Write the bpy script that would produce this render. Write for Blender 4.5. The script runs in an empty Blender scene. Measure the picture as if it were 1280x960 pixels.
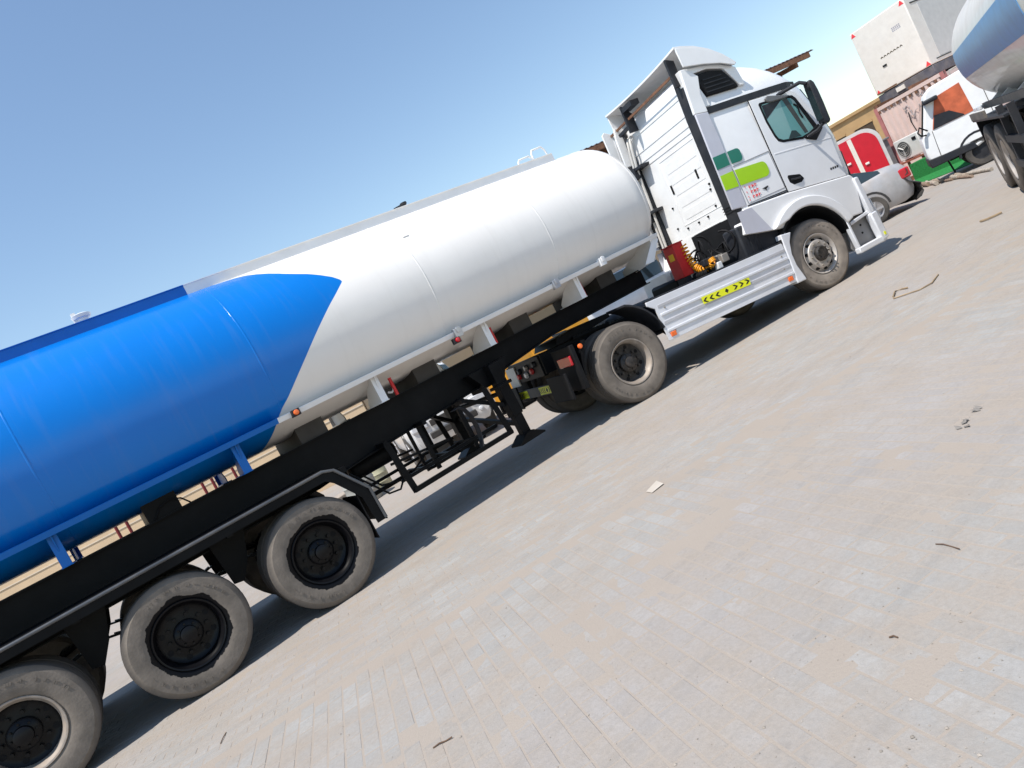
import bpy, bmesh, math, random
from mathutils import Matrix, Vector, noise as mnoise
random.seed(7)
S = bpy.context.scene
COL = S.collection
R = math.radians

# ------------------------------------------------------------------ camera
cam = bpy.data.cameras.new('camera')
cam.sensor_width = 36.0
cam.lens = 24.79
cam.clip_start = 0.05
cam.clip_end = 3000
co = bpy.data.objects.new('camera', cam)
COL.objects.link(co)
co.matrix_world = Matrix(((0.74907, 0.42452, -0.5086, -1.42315), (-0.47886, -0.18356, -0.85849, -8.27521),
                          (-0.4578, 0.88662, 0.06579, 1.5879), (0, 0, 0, 1)))
S.camera = co
CAM = Vector((-1.42315, -8.27521, 1.5879))

# ------------------------------------------------------------------ sky, sun, exposure
SUN = Vector((-1.22, -0.34, 2.48)).normalized()
elev = math.asin(SUN.z)
az = math.atan2(SUN.x, SUN.y)
W = bpy.data.worlds.new('World')
S.world = W
W.use_nodes = True
nt = W.node_tree
bg = nt.nodes['Background']
sky = nt.nodes.new('ShaderNodeTexSky')
sky.sky_type = 'NISHITA'
sky.sun_disc = False
sky.sun_elevation = elev
sky.sun_rotation = az
sky.altitude = 0
sky.air_density = 1.3
sky.dust_density = 0.1
sky.ozone_density = 2.0
nt.links.new(sky.outputs[0], bg.inputs[0])
bg.inputs[1].default_value = 0.14
sl = bpy.data.lights.new('sun', 'SUN')
sl.energy = 4.8
sl.angle = R(0.53)
sl.color = (1.0, 0.955, 0.89)
so = bpy.data.objects.new('sun', sl)
COL.objects.link(so)
so.rotation_euler = SUN.to_track_quat('Z', 'Y').to_euler()
S.view_settings.view_transform = 'Standard'
S.view_settings.look = 'None'
S.view_settings.exposure = 0.28
S.view_settings.gamma = 1.0

# ------------------------------------------------------------------ materials
MATS = {}


def nn(t, kind, **kw):
    n = t.nodes.new(kind)
    for k, v in kw.items():
        setattr(n, k, v)
    return n


def mat(name, col, rough=0.5, metal=0.0, var=0.06, scale=6.0, bump=0.0, bscale=60.0, dust=0.0, dcol=(.42, .35, .28),
        dscale=2.5, coat=0.0, spec=0.5, dthr=0.5, zdust=None):
    """principled material: base colour with fine variation, a layer of dust in noise patches, fine relief"""
    if name in MATS:
        return MATS[name]
    m = bpy.data.materials.new(name)
    m.use_nodes = True
    t = m.node_tree
    L = t.links
    b = t.nodes['Principled BSDF']
    b.inputs['Roughness'].default_value = rough
    b.inputs['Metallic'].default_value = metal
    b.inputs['Coat Weight'].default_value = coat
    b.inputs['Specular IOR Level'].default_value = spec
    tc = nn(t, 'ShaderNodeTexCoord')
    n1 = nn(t, 'ShaderNodeTexNoise')
    n1.inputs['Scale'].default_value = scale
    n1.inputs['Detail'].default_value = 6
    L.new(tc.outputs['Object'], n1.inputs['Vector'])
    mr = nn(t, 'ShaderNodeMapRange')
    mr.inputs[1].default_value = 0.3
    mr.inputs[2].default_value = 0.7
    mr.inputs[3].default_value = 1 - var
    mr.inputs[4].default_value = 1 + var
    L.new(n1.outputs[0], mr.inputs[0])
    mx = nn(t, 'ShaderNodeMix', data_type='RGBA', blend_type='MULTIPLY')
    mx.inputs[0].default_value = 1
    mx.inputs[6].default_value = (*col, 1)
    L.new(mr.outputs[0], mx.inputs[7])
    out = mx.outputs[2]
    if dust > 0:
        n2 = nn(t, 'ShaderNodeTexNoise')
        n2.inputs['Scale'].default_value = dscale
        n2.inputs['Detail'].default_value = 8
        n2.inputs['Roughness'].default_value = .65
        L.new(tc.outputs['Object'], n2.inputs['Vector'])
        m2 = nn(t, 'ShaderNodeMapRange')
        m2.inputs[1].default_value = dthr - .15
        m2.inputs[2].default_value = dthr + .2
        m2.inputs[4].default_value = dust
        L.new(n2.outputs[0], m2.inputs[0])
        fac = m2.outputs[0]
        dm = nn(t, 'ShaderNodeMix', data_type='RGBA')
        L.new(fac, dm.inputs[0])
        L.new(out, dm.inputs[6])
        dm.inputs[7].default_value = (*dcol, 1)
        out = dm.outputs[2]
        rr = nn(t, 'ShaderNodeMapRange')
        rr.inputs[3].default_value = rough
        rr.inputs[4].default_value = max(rough, .85)
        L.new(fac, rr.inputs[0])
        L.new(rr.outputs[0], b.inputs['Roughness'])
    L.new(out, b.inputs['Base Color'])
    if bump > 0:
        n3 = nn(t, 'ShaderNodeTexNoise')
        n3.inputs['Scale'].default_value = bscale
        n3.inputs['Detail'].default_value = 4
        L.new(tc.outputs['Object'], n3.inputs['Vector'])
        bp = nn(t, 'ShaderNodeBump')
        bp.inputs['Strength'].default_value = bump
        bp.inputs['Distance'].default_value = .02
        L.new(n3.outputs[0], bp.inputs['Height'])
        L.new(bp.outputs[0], b.inputs['Normal'])
    MATS[name] = m
    return m


white = mat('white_truck_paint', (.775, .77, .765), .28, var=.025, scale=3, dust=.16, dcol=(.5, .45, .4), dthr=.6, coat=.3)
rearwhite = mat('white_cab_rear_paint', (.80, .80, .79), .35, var=.03, dust=.25, dcol=(.5, .43, .36), dthr=.62)
silver = mat('silver_skirt_paint', (.70, .71, .74), .36, metal=.08, var=.04, dust=.25, dcol=(.5, .45, .4), dthr=.58)
fairing = mat('fairing_shade_grey', (.50, .50, .55), .35, var=.03, dust=.15, dthr=.6)  # grey-lavender puts the angled side deflector's shade into the colour
black = mat('black_frame_paint', (.0045, .005, .006), .45, var=.25, bump=.06, bscale=30, dust=.06, dcol=(.10, .09, .08), dthr=.64, spec=.12)
dgrey = mat('dark_grey_plastic', (.016, .018, .023), .5, var=.2, spec=.3, dust=.12, dcol=(.22, .19, .16), dthr=.6)
rubber = mat('black_rubber', (.010, .010, .011), .6, var=.2, spec=.15)
steel = mat('worn_steel', (.38, .36, .33), .45, metal=.6, var=.2, dust=.6, dcol=(.30, .23, .17), dthr=.5, dscale=8)
rust = mat('rusty_steel', (.16, .075, .04), .8, var=.35, scale=14, bump=.2)
glass_dark = mat('dark_glass', (.012, .016, .018), .06, var=.05, coat=.4)
teal = mat('tinted_window_glass', (.13, .31, .30), .05, var=.06, scale=1.5, coat=.5)
red = mat('red_paint', (.55, .012, .014), .4, var=.1, dust=.15, dthr=.6)
redlens = mat('red_lens', (.5, .01, .02), .15, var=.05, coat=.5)
orange = mat('orange_lens', (.85, .16, .03), .2, var=.05, coat=.5)
yellow = mat('fluorescent_yellow_film', (.78, .80, .02), .35, var=.04, dust=.12, dthr=.62)
chev = mat('black_print', (.012, .012, .012), .5, var=.1)
hose_y = mat('orange_hose', (.80, .32, .012), .4, var=.1)
green_d = mat('dark_green_film', (.004, .16, .105), .3, var=.04)
lime = mat('lime_film', (.36, .62, .008), .3, var=.04)
redprint = mat('red_print', (.75, .05, .06), .5)
tankgrey = mat('chrome_hook', (.5, .5, .52), .3, metal=.8)

# tank shell: white and blue paint with the sweeping boundary between the two colours
ZC, TA, TB, TBL = 2.55, 1.22, 1.02, .88


def tank_paint():
    m = bpy.data.materials.new('tank_paint_blue_and_white')
    m.use_nodes = True
    t = m.node_tree
    L = t.links
    b = t.nodes['Principled BSDF']
    tc = nn(t, 'ShaderNodeTexCoord')
    sp = nn(t, 'ShaderNodeSeparateXYZ')
    L.new(tc.outputs['Object'], sp.inputs[0])

    def ma(op, a, bb=None):
        n = nn(t, 'ShaderNodeMath', operation=op)
        for i, v in enumerate((a, bb)):
            if v is None:
                continue
            if isinstance(v, (int, float)):
                n.inputs[i].default_value = v
            else:
                L.new(v, n.inputs[i])
        return n.outputs[0]
    zz = ma('DIVIDE', ma('SUBTRACT', sp.outputs[2], ZC), TB)
    yy = ma('DIVIDE', ma('ABSOLUTE', sp.outputs[1]), TA)
    ang = ma('DIVIDE', ma('ADD', ma('ARCTAN2', zz, yy), R(90)), math.pi)
    fc = nn(t, 'ShaderNodeFloatCurve')
    c = fc.mapping.curves[0]
    pts = [(-90, .05), (-38.6, .30), (-29.1, .45), (-11.1, .80), (7, 1.2), (14.2, 1.38), (19.6, 1.51), (21.5, 1.505), (25.4, 1.45),
           (32.9, 1.3), (41.5, 1.10), (51.8, .92), (62.2, .73), (73.2, .25), (90, .10)]
    cp = [((a + 90) / 180, x / 2) for a, x in pts]
    c.points[0].location = cp[0]
    c.points[1].location = cp[-1]
    for p in cp[1:-1]:
        c.points.new(*p)
    for p in c.points:
        p.handle_type = 'VECTOR' if p.location[1] > .7 else 'AUTO'
    fc.mapping.update()
    L.new(ang, fc.inputs['Value'])
    bx = ma('MULTIPLY', fc.outputs[0], 2.0)
    isblue = nn(t, 'ShaderNodeMapRange')
    isblue.inputs[1].default_value = -.004
    isblue.inputs[2].default_value = .004
    L.new(ma('SUBTRACT', bx, sp.outputs[0]), isblue.inputs[0])
    n1 = nn(t, 'ShaderNodeTexNoise')
    n1.inputs['Scale'].default_value = 1.3
    n1.inputs['Detail'].default_value = 5
    L.new(tc.outputs['Object'], n1.inputs['Vector'])
    cw = nn(t, 'ShaderNodeMix', data_type='RGBA')
    cw.inputs[6].default_value = (.75, .715, .67, 1)
    cw.inputs[7].default_value = (.825, .795, .755, 1)
    L.new(n1.outputs[0], cw.inputs[0])
    cb = nn(t, 'ShaderNodeMix', data_type='RGBA')
    cb.inputs[6].default_value = (.0004, .150, .53, 1)
    cb.inputs[7].default_value = (.0005, .170, .585, 1)
    L.new(n1.outputs[0], cb.inputs[0])
    mx = nn(t, 'ShaderNodeMix', data_type='RGBA')
    L.new(isblue.outputs[0], mx.inputs[0])
    L.new(cw.outputs[2], mx.inputs[6])
    L.new(cb.outputs[2], mx.inputs[7])
    ms = nn(t, 'ShaderNodeMapping')
    ms.inputs['Scale'].default_value = (5.5, .5, .55)
    L.new(tc.outputs['Object'], ms.inputs[0])
    ns = nn(t, 'ShaderNodeTexNoise')
    ns.inputs['Scale'].default_value = 2.4
    ns.inputs['Detail'].default_value = 7
    L.new(ms.outputs[0], ns.inputs['Vector'])
    st = nn(t, 'ShaderNodeMapRange')
    st.inputs[1].default_value = .52
    st.inputs[2].default_value = .78
    st.inputs[4].default_value = .06
    L.new(ns.outputs[0], st.inputs[0])
    dz = nn(t, 'ShaderNodeMix', data_type='RGBA')
    L.new(st.outputs[0], dz.inputs[0])
    L.new(mx.outputs[2], dz.inputs[6])
    dz.inputs[7].default_value = (.30, .25, .20, 1)
    L.new(dz.outputs[2], b.inputs['Base Color'])
    b.inputs['Specular IOR Level'].default_value = .4
    b.inputs['Roughness'].default_value = .24
    b.inputs['Coat Weight'].default_value = .0
    b.inputs['Coat Roughness'].default_value = .2
    # hand-rolled plate: slow waviness and orange peel
    n2 = nn(t, 'ShaderNodeTexNoise')
    n2.inputs['Scale'].default_value = 2.2
    n2.inputs['Detail'].default_value = 2
    L.new(tc.outputs['Object'], n2.inputs['Vector'])
    bp = nn(t, 'ShaderNodeBump')
    bp.inputs['Strength'].default_value = .16
    bp.inputs['Distance'].default_value = .03
    L.new(n2.outputs[0], bp.inputs['Height'])
    L.new(bp.outputs[0], b.inputs['Normal'])
    return m


tankmat = tank_paint()
tblue = mat('tank_blue_paint', (.0004, .125, .46), .4, var=.05, spec=.3)
twhite = mat('tank_white_paint', (.78, .775, .77), .36, var=.04, dust=.12, dthr=.6)


def tyre_mat(name, paint, seed, lift=1.0):
    """dusty sidewall; black paint overspray with a ragged edge round the rim on freshly painted wheels"""
    m = bpy.data.materials.new(name)
    m.use_nodes = True
    t = m.node_tree
    L = t.links
    b = t.nodes['Principled BSDF']
    b.inputs['Roughness'].default_value = .8
    b.inputs['Specular IOR Level'].default_value = .12
    tc = nn(t, 'ShaderNodeTexCoord')
    mp = nn(t, 'ShaderNodeMapping')
    mp.inputs['Location'].default_value = (seed, seed * .7, seed * 1.3)
    L.new(tc.outputs['Object'], mp.inputs[0])
    sp = nn(t, 'ShaderNodeSeparateXYZ')
    L.new(tc.outputs['Object'], sp.inputs[0])
    cx = nn(t, 'ShaderNodeCombineXYZ')
    L.new(sp.outputs[0], cx.inputs[0])
    L.new(sp.outputs[2], cx.inputs[2])
    ln = nn(t, 'ShaderNodeVectorMath', operation='LENGTH')
    L.new(cx.outputs[0], ln.inputs[0])
    n1 = nn(t, 'ShaderNodeTexNoise')
    n1.inputs['Scale'].default_value = 9
    n1.inputs['Detail'].default_value = 8
    L.new(mp.outputs[0], n1.inputs['Vector'])
    dustc = nn(t, 'ShaderNodeMix', data_type='RGBA')
    dustc.inputs[6].default_value = (.10 * lift, .087 * lift, .074 * lift, 1)
    dustc.inputs[7].default_value = (.245 * lift, .21 * lift, .177 * lift, 1)
    L.new(n1.outputs[0], dustc.inputs[0])
    # tread and shoulder darker rubber
    mr = nn(t, 'ShaderNodeMapRange')
    mr.inputs[1].default_value = .485
    mr.inputs[2].default_value = .525
    L.new(ln.outputs[1], mr.inputs[0])
    m1 = nn(t, 'ShaderNodeMix', data_type='RGBA')
    L.new(mr.outputs[0], m1.inputs[0])
    L.new(dustc.outputs[2], m1.inputs[6])
    m1.inputs[7].default_value = (.10, .088, .078, 1)
    out = m1.outputs[2]
    if paint > 0:
        n2 = nn(t, 'ShaderNodeTexNoise')
        n2.inputs['Scale'].default_value = 5
        n2.inputs['Detail'].default_value = 7
        n2.inputs['Roughness'].default_value = .6
        L.new(mp.outputs[0], n2.inputs['Vector'])
        s1 = nn(t, 'ShaderNodeMath', operation='MULTIPLY_ADD')
        s1.inputs[1].default_value = .13
        L.new(n2.outputs[0], s1.inputs[0])
        L.new(ln.outputs[1], s1.inputs[2])
        th = nn(t, 'ShaderNodeMapRange')
        th.inputs[1].default_value = paint + .067
        th.inputs[2].default_value = paint + .063
        L.new(s1.outputs[0], th.inputs[0])
        m2 = nn(t, 'ShaderNodeMix', data_type='RGBA')
        L.new(th.outputs[0], m2.inputs[0])
        L.new(out, m2.inputs[6])
        m2.inputs[7].default_value = (.005, .005, .006, 1)
        out = m2.outputs[2]
        rr = nn(t, 'ShaderNodeMapRange')
        rr.inputs[3].default_value = .8
        rr.inputs[4].default_value = .38
        L.new(th.outputs[0], rr.inputs[0])
        L.new(rr.outputs[0], b.inputs['Roughness'])
    L.new(out, b.inputs['Base Color'])
    n3 = nn(t, 'ShaderNodeTexNoise')
    n3.inputs['Scale'].default_value = 45
    n3.inputs['Detail'].default_value = 5
    L.new(mp.outputs[0], n3.inputs['Vector'])
    bp = nn(t, 'ShaderNodeBump')
    bp.inputs['Strength'].default_value = .25
    bp.inputs['Distance'].default_value = .01
    L.new(n3.outputs[0], bp.inputs['Height'])
    L.new(bp.outputs[0], b.inputs['Normal'])
    return m


# ------------------------------------------------------------------ geometry helpers
class MB:
    def __init__(s):
        s.v = []
        s.f = []

    def add(s, vs, fs):
        o = len(s.v)
        s.v += [tuple(v) for v in vs]
        s.f += [tuple(i + o for i in f) for f in fs]
        return s

    def box(s, x0, x1, y0, y1, z0, z1, M=None):
        vs = [Vector((x, y, z)) for x in (x0, x1) for y in (y0, y1) for z in (z0, z1)]
        if M:
            vs = [M @ v for v in vs]
        return s.add(vs, [(0, 1, 3, 2), (4, 6, 7, 5), (0, 4, 5, 1), (2, 3, 7, 6), (0, 2, 6, 4), (1, 5, 7, 3)])

    def bar(s, p, q, w, h, up=(0, 0, 1)):
        p, q = Vector(p), Vector(q)
        d = q - p
        L_ = d.length
        d.normalize()
        u = Vector(up)
        if abs(d.dot(u)) > .98:
            u = Vector((1, 0, 0))
        r = d.cross(u).normalized()
        u = r.cross(d).normalized()
        M = Matrix((d, r, u)).transposed().to_4x4()
        M.translation = p
        return s.box(0, L_, -w / 2, w / 2, -h / 2, h / 2, M)

    def prism(s, pts, a0, a1, axis='y'):
        """polygon of (x,z) extruded along y, or (y,z) along x, or (x,y) along z"""
        n = len(pts)

        def P(p, a):
            if axis == 'y':
                return (p[0], a, p[1])
            if axis == 'x':
                return (a, p[0], p[1])
            return (p[0], p[1], a)
        vs = [P(p, a0) for p in pts] + [P(p, a1) for p in pts]
        fs = [tuple(range(n)), tuple(range(2 * n - 1, n - 1, -1))]
        fs += [(i, (i + 1) % n, n + (i + 1) % n, n + i) for i in range(n)]
        return s.add(vs, fs)

    def lathe(s, prof, n=32, axis='y', c=(0, 0, 0), closed=False):
        """profile of (radius, offset along axis)"""
        vs, fs = [], []
        m = len(prof)
        for i in range(n):
            a = 2 * math.pi * i / n
            ca, sa = math.cos(a), math.sin(a)
            for r, o in prof:
                p = {'y': (r * ca, o, r * sa), 'x': (o, r * ca, r * sa), 'z': (r * ca, r * sa, o)}[axis]
                vs.append((p[0] + c[0], p[1] + c[1], p[2] + c[2]))
        for i in range(n):
            j = (i + 1) % n
            for k in range(m if closed else m - 1):
                l = (k + 1) % m
                fs.append((i * m + k, i * m + l, j * m + l, j * m + k))
        return s.add(vs, fs)

    def cyl(s, p, q, r, n=12, r2=None):
        p, q = Vector(p), Vector(q)
        d = (q - p).normalized()
        u = Vector((0, 0, 1)) if abs(d.z) < .9 else Vector((1, 0, 0))
        a = d.cross(u).normalized()
        b = d.cross(a)
        r2 = r if r2 is None else r2
        vs = []
        for pt, rr in ((p, r), (q, r2)):
            for i in range(n):
                t = 2 * math.pi * i / n
                vs.append(pt + a * rr * math.cos(t) + b * rr * math.sin(t))
        fs = [(i, (i + 1) % n, n + (i + 1) % n, n + i) for i in range(n)]
        fs += [tuple(range(n - 1, -1, -1)), tuple(range(n, 2 * n))]
        return s.add(vs, fs)

    def tube(s, pts, r, n=8):
        pts = [Vector(p) for p in pts]
        vs, fs = [], []
        pa = None
        for i, p in enumerate(pts):
            d = (pts[min(i + 1, len(pts) - 1)] - pts[max(i - 1, 0)]).normalized()
            if pa is None:
                u = Vector((0, 0, 1)) if abs(d.z) < .9 else Vector((1, 0, 0))
                pa = d.cross(u).normalized()
            pa = (pa - d * pa.dot(d)).normalized()
            pb = d.cross(pa)
            for k in range(n):
                t = 2 * math.pi * k / n
                vs.append(p + pa * r * math.cos(t) + pb * r * math.sin(t))
        for i in range(len(pts) - 1):
            for k in range(n):
                l = (k + 1) % n
                fs.append((i * n + k, i * n + l, (i + 1) * n + l, (i + 1) * n + k))
        fs += [tuple(range(n - 1, -1, -1)), tuple((len(pts) - 1) * n + k for k in range(n))]
        return s.add(vs, fs)

    def loft(s, loops, cap=True):
        n = len(loops[0])
        o = []
        fs = []
        for l in loops:
            o += l
        for i in range(len(loops) - 1):
            for k in range(n):
                l = (k + 1) % n
                fs.append((i * n + k, i * n + l, (i + 1) * n + l, (i + 1) * n + k))
        if cap:
            fs += [tuple(range(n - 1, -1, -1)), tuple((len(loops) - 1) * n + k for k in range(n))]
        return s.add(o, fs)

    def mesh(s, name, m, smooth=35):
        me = bpy.data.meshes.new(name)
        me.from_pydata(s.v, [], s.f)
        bm = bmesh.new()
        bm.from_mesh(me)
        bmesh.ops.recalc_face_normals(bm, faces=bm.faces)
        bm.to_mesh(me)
        bm.free()
        if m:
            me.materials.append(m)
        if smooth:
            me.polygons.foreach_set('use_smooth', [True] * len(me.polygons))
            me.set_sharp_from_angle(angle=R(smooth))
        return me

    def build(s, name, m, parent=None, smooth=35, bevel=0.0, M=None, segs=2):
        o = bpy.data.objects.new(name, s.mesh(name, m, smooth))
        COL.objects.link(o)
        if parent:
            o.parent = parent
        if M is not None:
            o.matrix_local = M
        if bevel:
            b = o.modifiers.new('bevel', 'BEVEL')
            b.width = bevel
            b.segments = segs
            b.limit_method = 'ANGLE'
            b.angle_limit = R(40)
            b.harden_normals = False
        return o


def tag(o, label, cat, group=None):
    o['label'] = label
    o['category'] = cat
    if group:
        o['group'] = group
    return o


def empty(name, loc=(0, 0, 0), rz=0, parent=None):
    o = bpy.data.objects.new(name, None)
    COL.objects.link(o)
    o.empty_display_size = .2
    o.location = loc
    o.rotation_euler = (0, 0, rz)
    if parent:
        o.parent = parent
    return o


def copy_tree(o, parent=None):
    c = o.copy()
    COL.objects.link(c)
    c.parent = parent
    for ch in list(o.children):
        copy_tree(ch, c)
    return c


def arc(cx, cz, r, a0, a1, n):
    return [(cx + r * math.cos(R(a0 + (a1 - a0) * i / n)), cz + r * math.sin(R(a0 + (a1 - a0) * i / n))) for i in range(n + 1)]


def chevrons(x0, x1, z0, z1, n=4):
    """black arrows pointing outwards from a diamond in the middle: list of (x,z) polygons"""
    out = []
    xm, zm = (x0 + x1) / 2, (z0 + z1) / 2
    h = (z1 - z0) * .36
    w = (x1 - x0) / (2 * n + 1.4)
    out.append([(xm - h, zm), (xm, zm - h), (xm + h, zm), (xm, zm + h)])
    for k in range(n - 1):
        for s in (-1, 1):
            c = xm + s * (w * 1.35 + k * w * 1.25)
            t = w * .55
            out.append([(c, zm + h), (c + s * t, zm), (c, zm - h), (c - s * .0 + s * t * .75, zm - h), (c + s * t * 1.75, zm), (c + s * t * .75, zm + h)])
    return out


def add_polys_y(mb, polys, y, th=.0015):
    for p in polys:
        mb.prism(p, y, y - th, 'y')


# ------------------------------------------------------------------ ground
GA = R(-16.3)          # direction across the paver rows
UX = Vector((math.cos(GA), math.sin(GA), 0))
VX = Vector((-math.sin(GA), math.cos(GA), 0))


def ground_mat(name, paver, brick=False):
    m = bpy.data.materials.new(name)
    m.use_nodes = True
    t = m.node_tree
    L = t.links
    b = t.nodes['Principled BSDF']
    b.inputs['Roughness'].default_value = .9
    b.inputs['Specular IOR Level'].default_value = .2
    geo = nn(t, 'ShaderNodeNewGeometry')
    pos = geo.outputs['Position']

    def noise(sc, det=6, ro=.6, off=0):
        n = nn(t, 'ShaderNodeTexNoise')
        n.inputs['Scale'].default_value = sc
        n.inputs['Detail'].default_value = det
        n.inputs['Roughness'].default_value = ro
        if off:
            mp = nn(t, 'ShaderNodeMapping')
            mp.inputs['Location'].default_value = (off, off * 2, 0)
            L.new(pos, mp.inputs[0])
            L.new(mp.outputs[0], n.inputs['Vector'])
        else:
            L.new(pos, n.inputs['Vector'])
        return n.outputs[0]

    def rng(x, a, bb, c, d):
        r_ = nn(t, 'ShaderNodeMapRange')
        for i, v in enumerate((a, bb, c, d)):
            r_.inputs[i + 1].default_value = v
        L.new(x, r_.inputs[0])
        return r_.outputs[0]

    def mix(f, a, bb, bt='MIX'):
        n = nn(t, 'ShaderNodeMix', data_type='RGBA', blend_type=bt)
        for i, v in ((0, f), (6, a), (7, bb)):
            if isinstance(v, (int, float)):
                n.inputs[i].default_value = v
            elif isinstance(v, tuple):
                n.inputs[i].default_value = (*v, 1)
            else:
                L.new(v, n.inputs[i])
        return n.outputs[2]
    def streak():
        mp_ = nn(t, 'ShaderNodeMapping')
        mp_.inputs['Scale'].default_value = (.55, 3.2, 1)
        L.new(pos, mp_.inputs[0])
        n_ = nn(t, 'ShaderNodeTexNoise')
        n_.inputs['Scale'].default_value = 1.6
        n_.inputs['Detail'].default_value = 9
        n_.inputs['Roughness'].default_value = .72
        L.new(mp_.outputs[0], n_.inputs['Vector'])
        return n_.outputs[0]
    sand = mix(noise(1.1, 8), (.308, .262, .217), (.360, .312, .263))
    sand = mix(rng(noise(90, 3), .3, .7, 0, .35), sand, (.29, .245, .21))
    if paver:
        oi = nn(t, 'ShaderNodeObjectInfo')
        at = nn(t, 'ShaderNodeAttribute', attribute_name='tone')
        stone = mix(at.outputs['Fac'], (.312, .304, .286), (.370, .360, .340))
        stone = mix(rng(noise(140, 4, .7), .35, .7, 0, .3), stone, (.255, .25, .25))
        stone = mix(rng(noise(.45, 3, .5, 9), .45, .62, 0, .35), stone, (.34, .285, .265))
        d = rng(noise(1.7, 9, .72), .40, .64, .12, 1)
        col = mix(d, stone, sand)
        dirt = rng(noise(4.2, 10, .8, 5), .58, .70, 0, .50)
        col = mix(dirt, col, (.19, .178, .165))
        col = mix(rng(streak(), .52, .72, 0, .38), col, (.20, .188, .175))
        col = mix(rng(noise(38, 6, .75, 2), .40, .64, 0, .34), col, (.225, .205, .18))
    else:
        col = sand if brick else mix(rng(streak(), .55, .75, 0, .22), sand, (.22, .20, .18))
        if brick:
            mp = nn(t, 'ShaderNodeMapping')
            mp.inputs['Rotation'].default_value = (0, 0, -GA + R(90))
            L.new(pos, mp.inputs[0])
            br = nn(t, 'ShaderNodeTexBrick')
            br.inputs['Scale'].default_value = 1
            br.inputs['Brick Width'].default_value = .2
            br.inputs['Row Height'].default_value = .1
            br.inputs['Mortar Size'].default_value = .006
            br.inputs['Color1'].default_value = (.285, .275, .258, 1)
            br.inputs['Color2'].default_value = (.335, .322, .30, 1)
            br.inputs['Mortar'].default_value = (.325, .278, .235, 1)
            L.new(mp.outputs[0], br.inputs['Vector'])
            d = rng(noise(1.7, 9, .72), .40, .64, .12, 1)
            st = mix(rng(noise(.45, 3, .5, 9), .45, .62, 0, .35), br.outputs[0], (.34, .285, .265))
            col = mix(d, st, sand)
            dirt = rng(noise(4.2, 10, .8, 5), .58, .70, 0, .50)
            col = mix(dirt, col, (.19, .178, .165))
            col = mix(rng(streak(), .52, .72, 0, .45), col, (.20, .188, .175))
            col = mix(rng(noise(38, 6, .75, 2), .40, .64, 0, .34), col, (.225, .205, .18))
            far = rng(noise(.12, 4, .6, 3), .45, .65, 0, .5)
            col = mix(far, col, (.375, .32, .275))
    L.new(col, b.inputs['Base Color'])
    bp = nn(t, 'ShaderNodeBump')
    bp.inputs['Strength'].default_value = .55
    bp.inputs['Distance'].default_value = .006
    L.new(noise(70, 5, .7), bp.inputs['Height'])
    L.new(bp.outputs[0], b.inputs['Normal'])
    return m


g_sheet = ground_mat('dusty_paving_ground', False, True)
g_paver = ground_mat('concrete_paver', True)
GZ = -.0024
yard = MB().add([(-700, -700, GZ), (700, -700, GZ), (700, 700, GZ), (-700, 700, GZ)], [(0, 1, 2, 3)]).build('paved_ground', g_sheet, smooth=0)
yard['kind'] = 'structure'

PV = []
MW = co.matrix_world.inverted()
SEAM = .60             # beyond this line the courses turn by a quarter


def in_region(x, y, m=0.0):
    return (x - CAM.x) ** 2 + (y - CAM.y) ** 2 < (10.6 - m) ** 2 and -4.4 + m < x < 9.4 - m and -8.6 + m < y < .3 - m


def try_paver(c, turned):
    if not in_region(c.x, c.y):
        return
    p = MW @ Vector((c.x, c.y, 0))
    d = -p.z
    if d < .05:
        d = .05
    u, v = p.x / d * 881, p.y / d * 881
    inview = p.z < -.4 and abs(u) < 640 and abs(v) < 480 and c.y < -1.3
    PV.append((d if inview else d + 50, c.x, c.y, turned))


O = Vector((0, -4, 0))
for i in range(-70, 130):
    for j in range(-70, 30):
        vv = j * .2 + (.1 if i % 2 else 0)
        if vv < SEAM - .1:
            try_paver(UX * (i * .1 + .05) + VX * vv + O, 0)
for j in range(0, 70):
    for i in range(-45, 70):
        try_paver(UX * (i * .2 + (.1 if j % 2 else 0)) + VX * (SEAM + .055 + j * .1) + O, 1)
PV.sort()


def paver_geo(cx, cy, seed, turned=0):
    rnd = random.Random(seed)
    hx, hy = .1 - .0034 - rnd.random() * .0018, .05 - .0034 - rnd.random() * .0018
    z = rnd.gauss(0, .0006)
    rot = GA + R(0 if turned else 90) + rnd.gauss(0, .006)
    ca, sa = math.cos(rot), math.sin(rot)
    tx, ty = rnd.gauss(0, .002), rnd.gauss(0, .003)
    vs = []
    for s, dz in ((1, -.012), (1, -.003), (.97, 0)):
        for qx, qy in ((-1, -1), (1, -1), (1, 1), (-1, 1)):
            x = qx * (hx - (0 if s == 1 else .003))
            y = qy * (hy - (0 if s == 1 else .003))
            vs.append((cx + x * ca - y * sa, cy + x * sa + y * ca, z + dz + x * tx + y * ty))
    fs = [(8, 9, 10, 11)]
    for k in (0, 4):
        fs += [(k + a, k + (a + 1) % 4, k + 4 + (a + 1) % 4, k + 4 + a) for a in range(4)]
    return vs, fs


def set_tone(me, vals):
    a = me.attributes.new('tone', 'FLOAT', 'FACE')
    a.data.foreach_set('value', vals)


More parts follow.
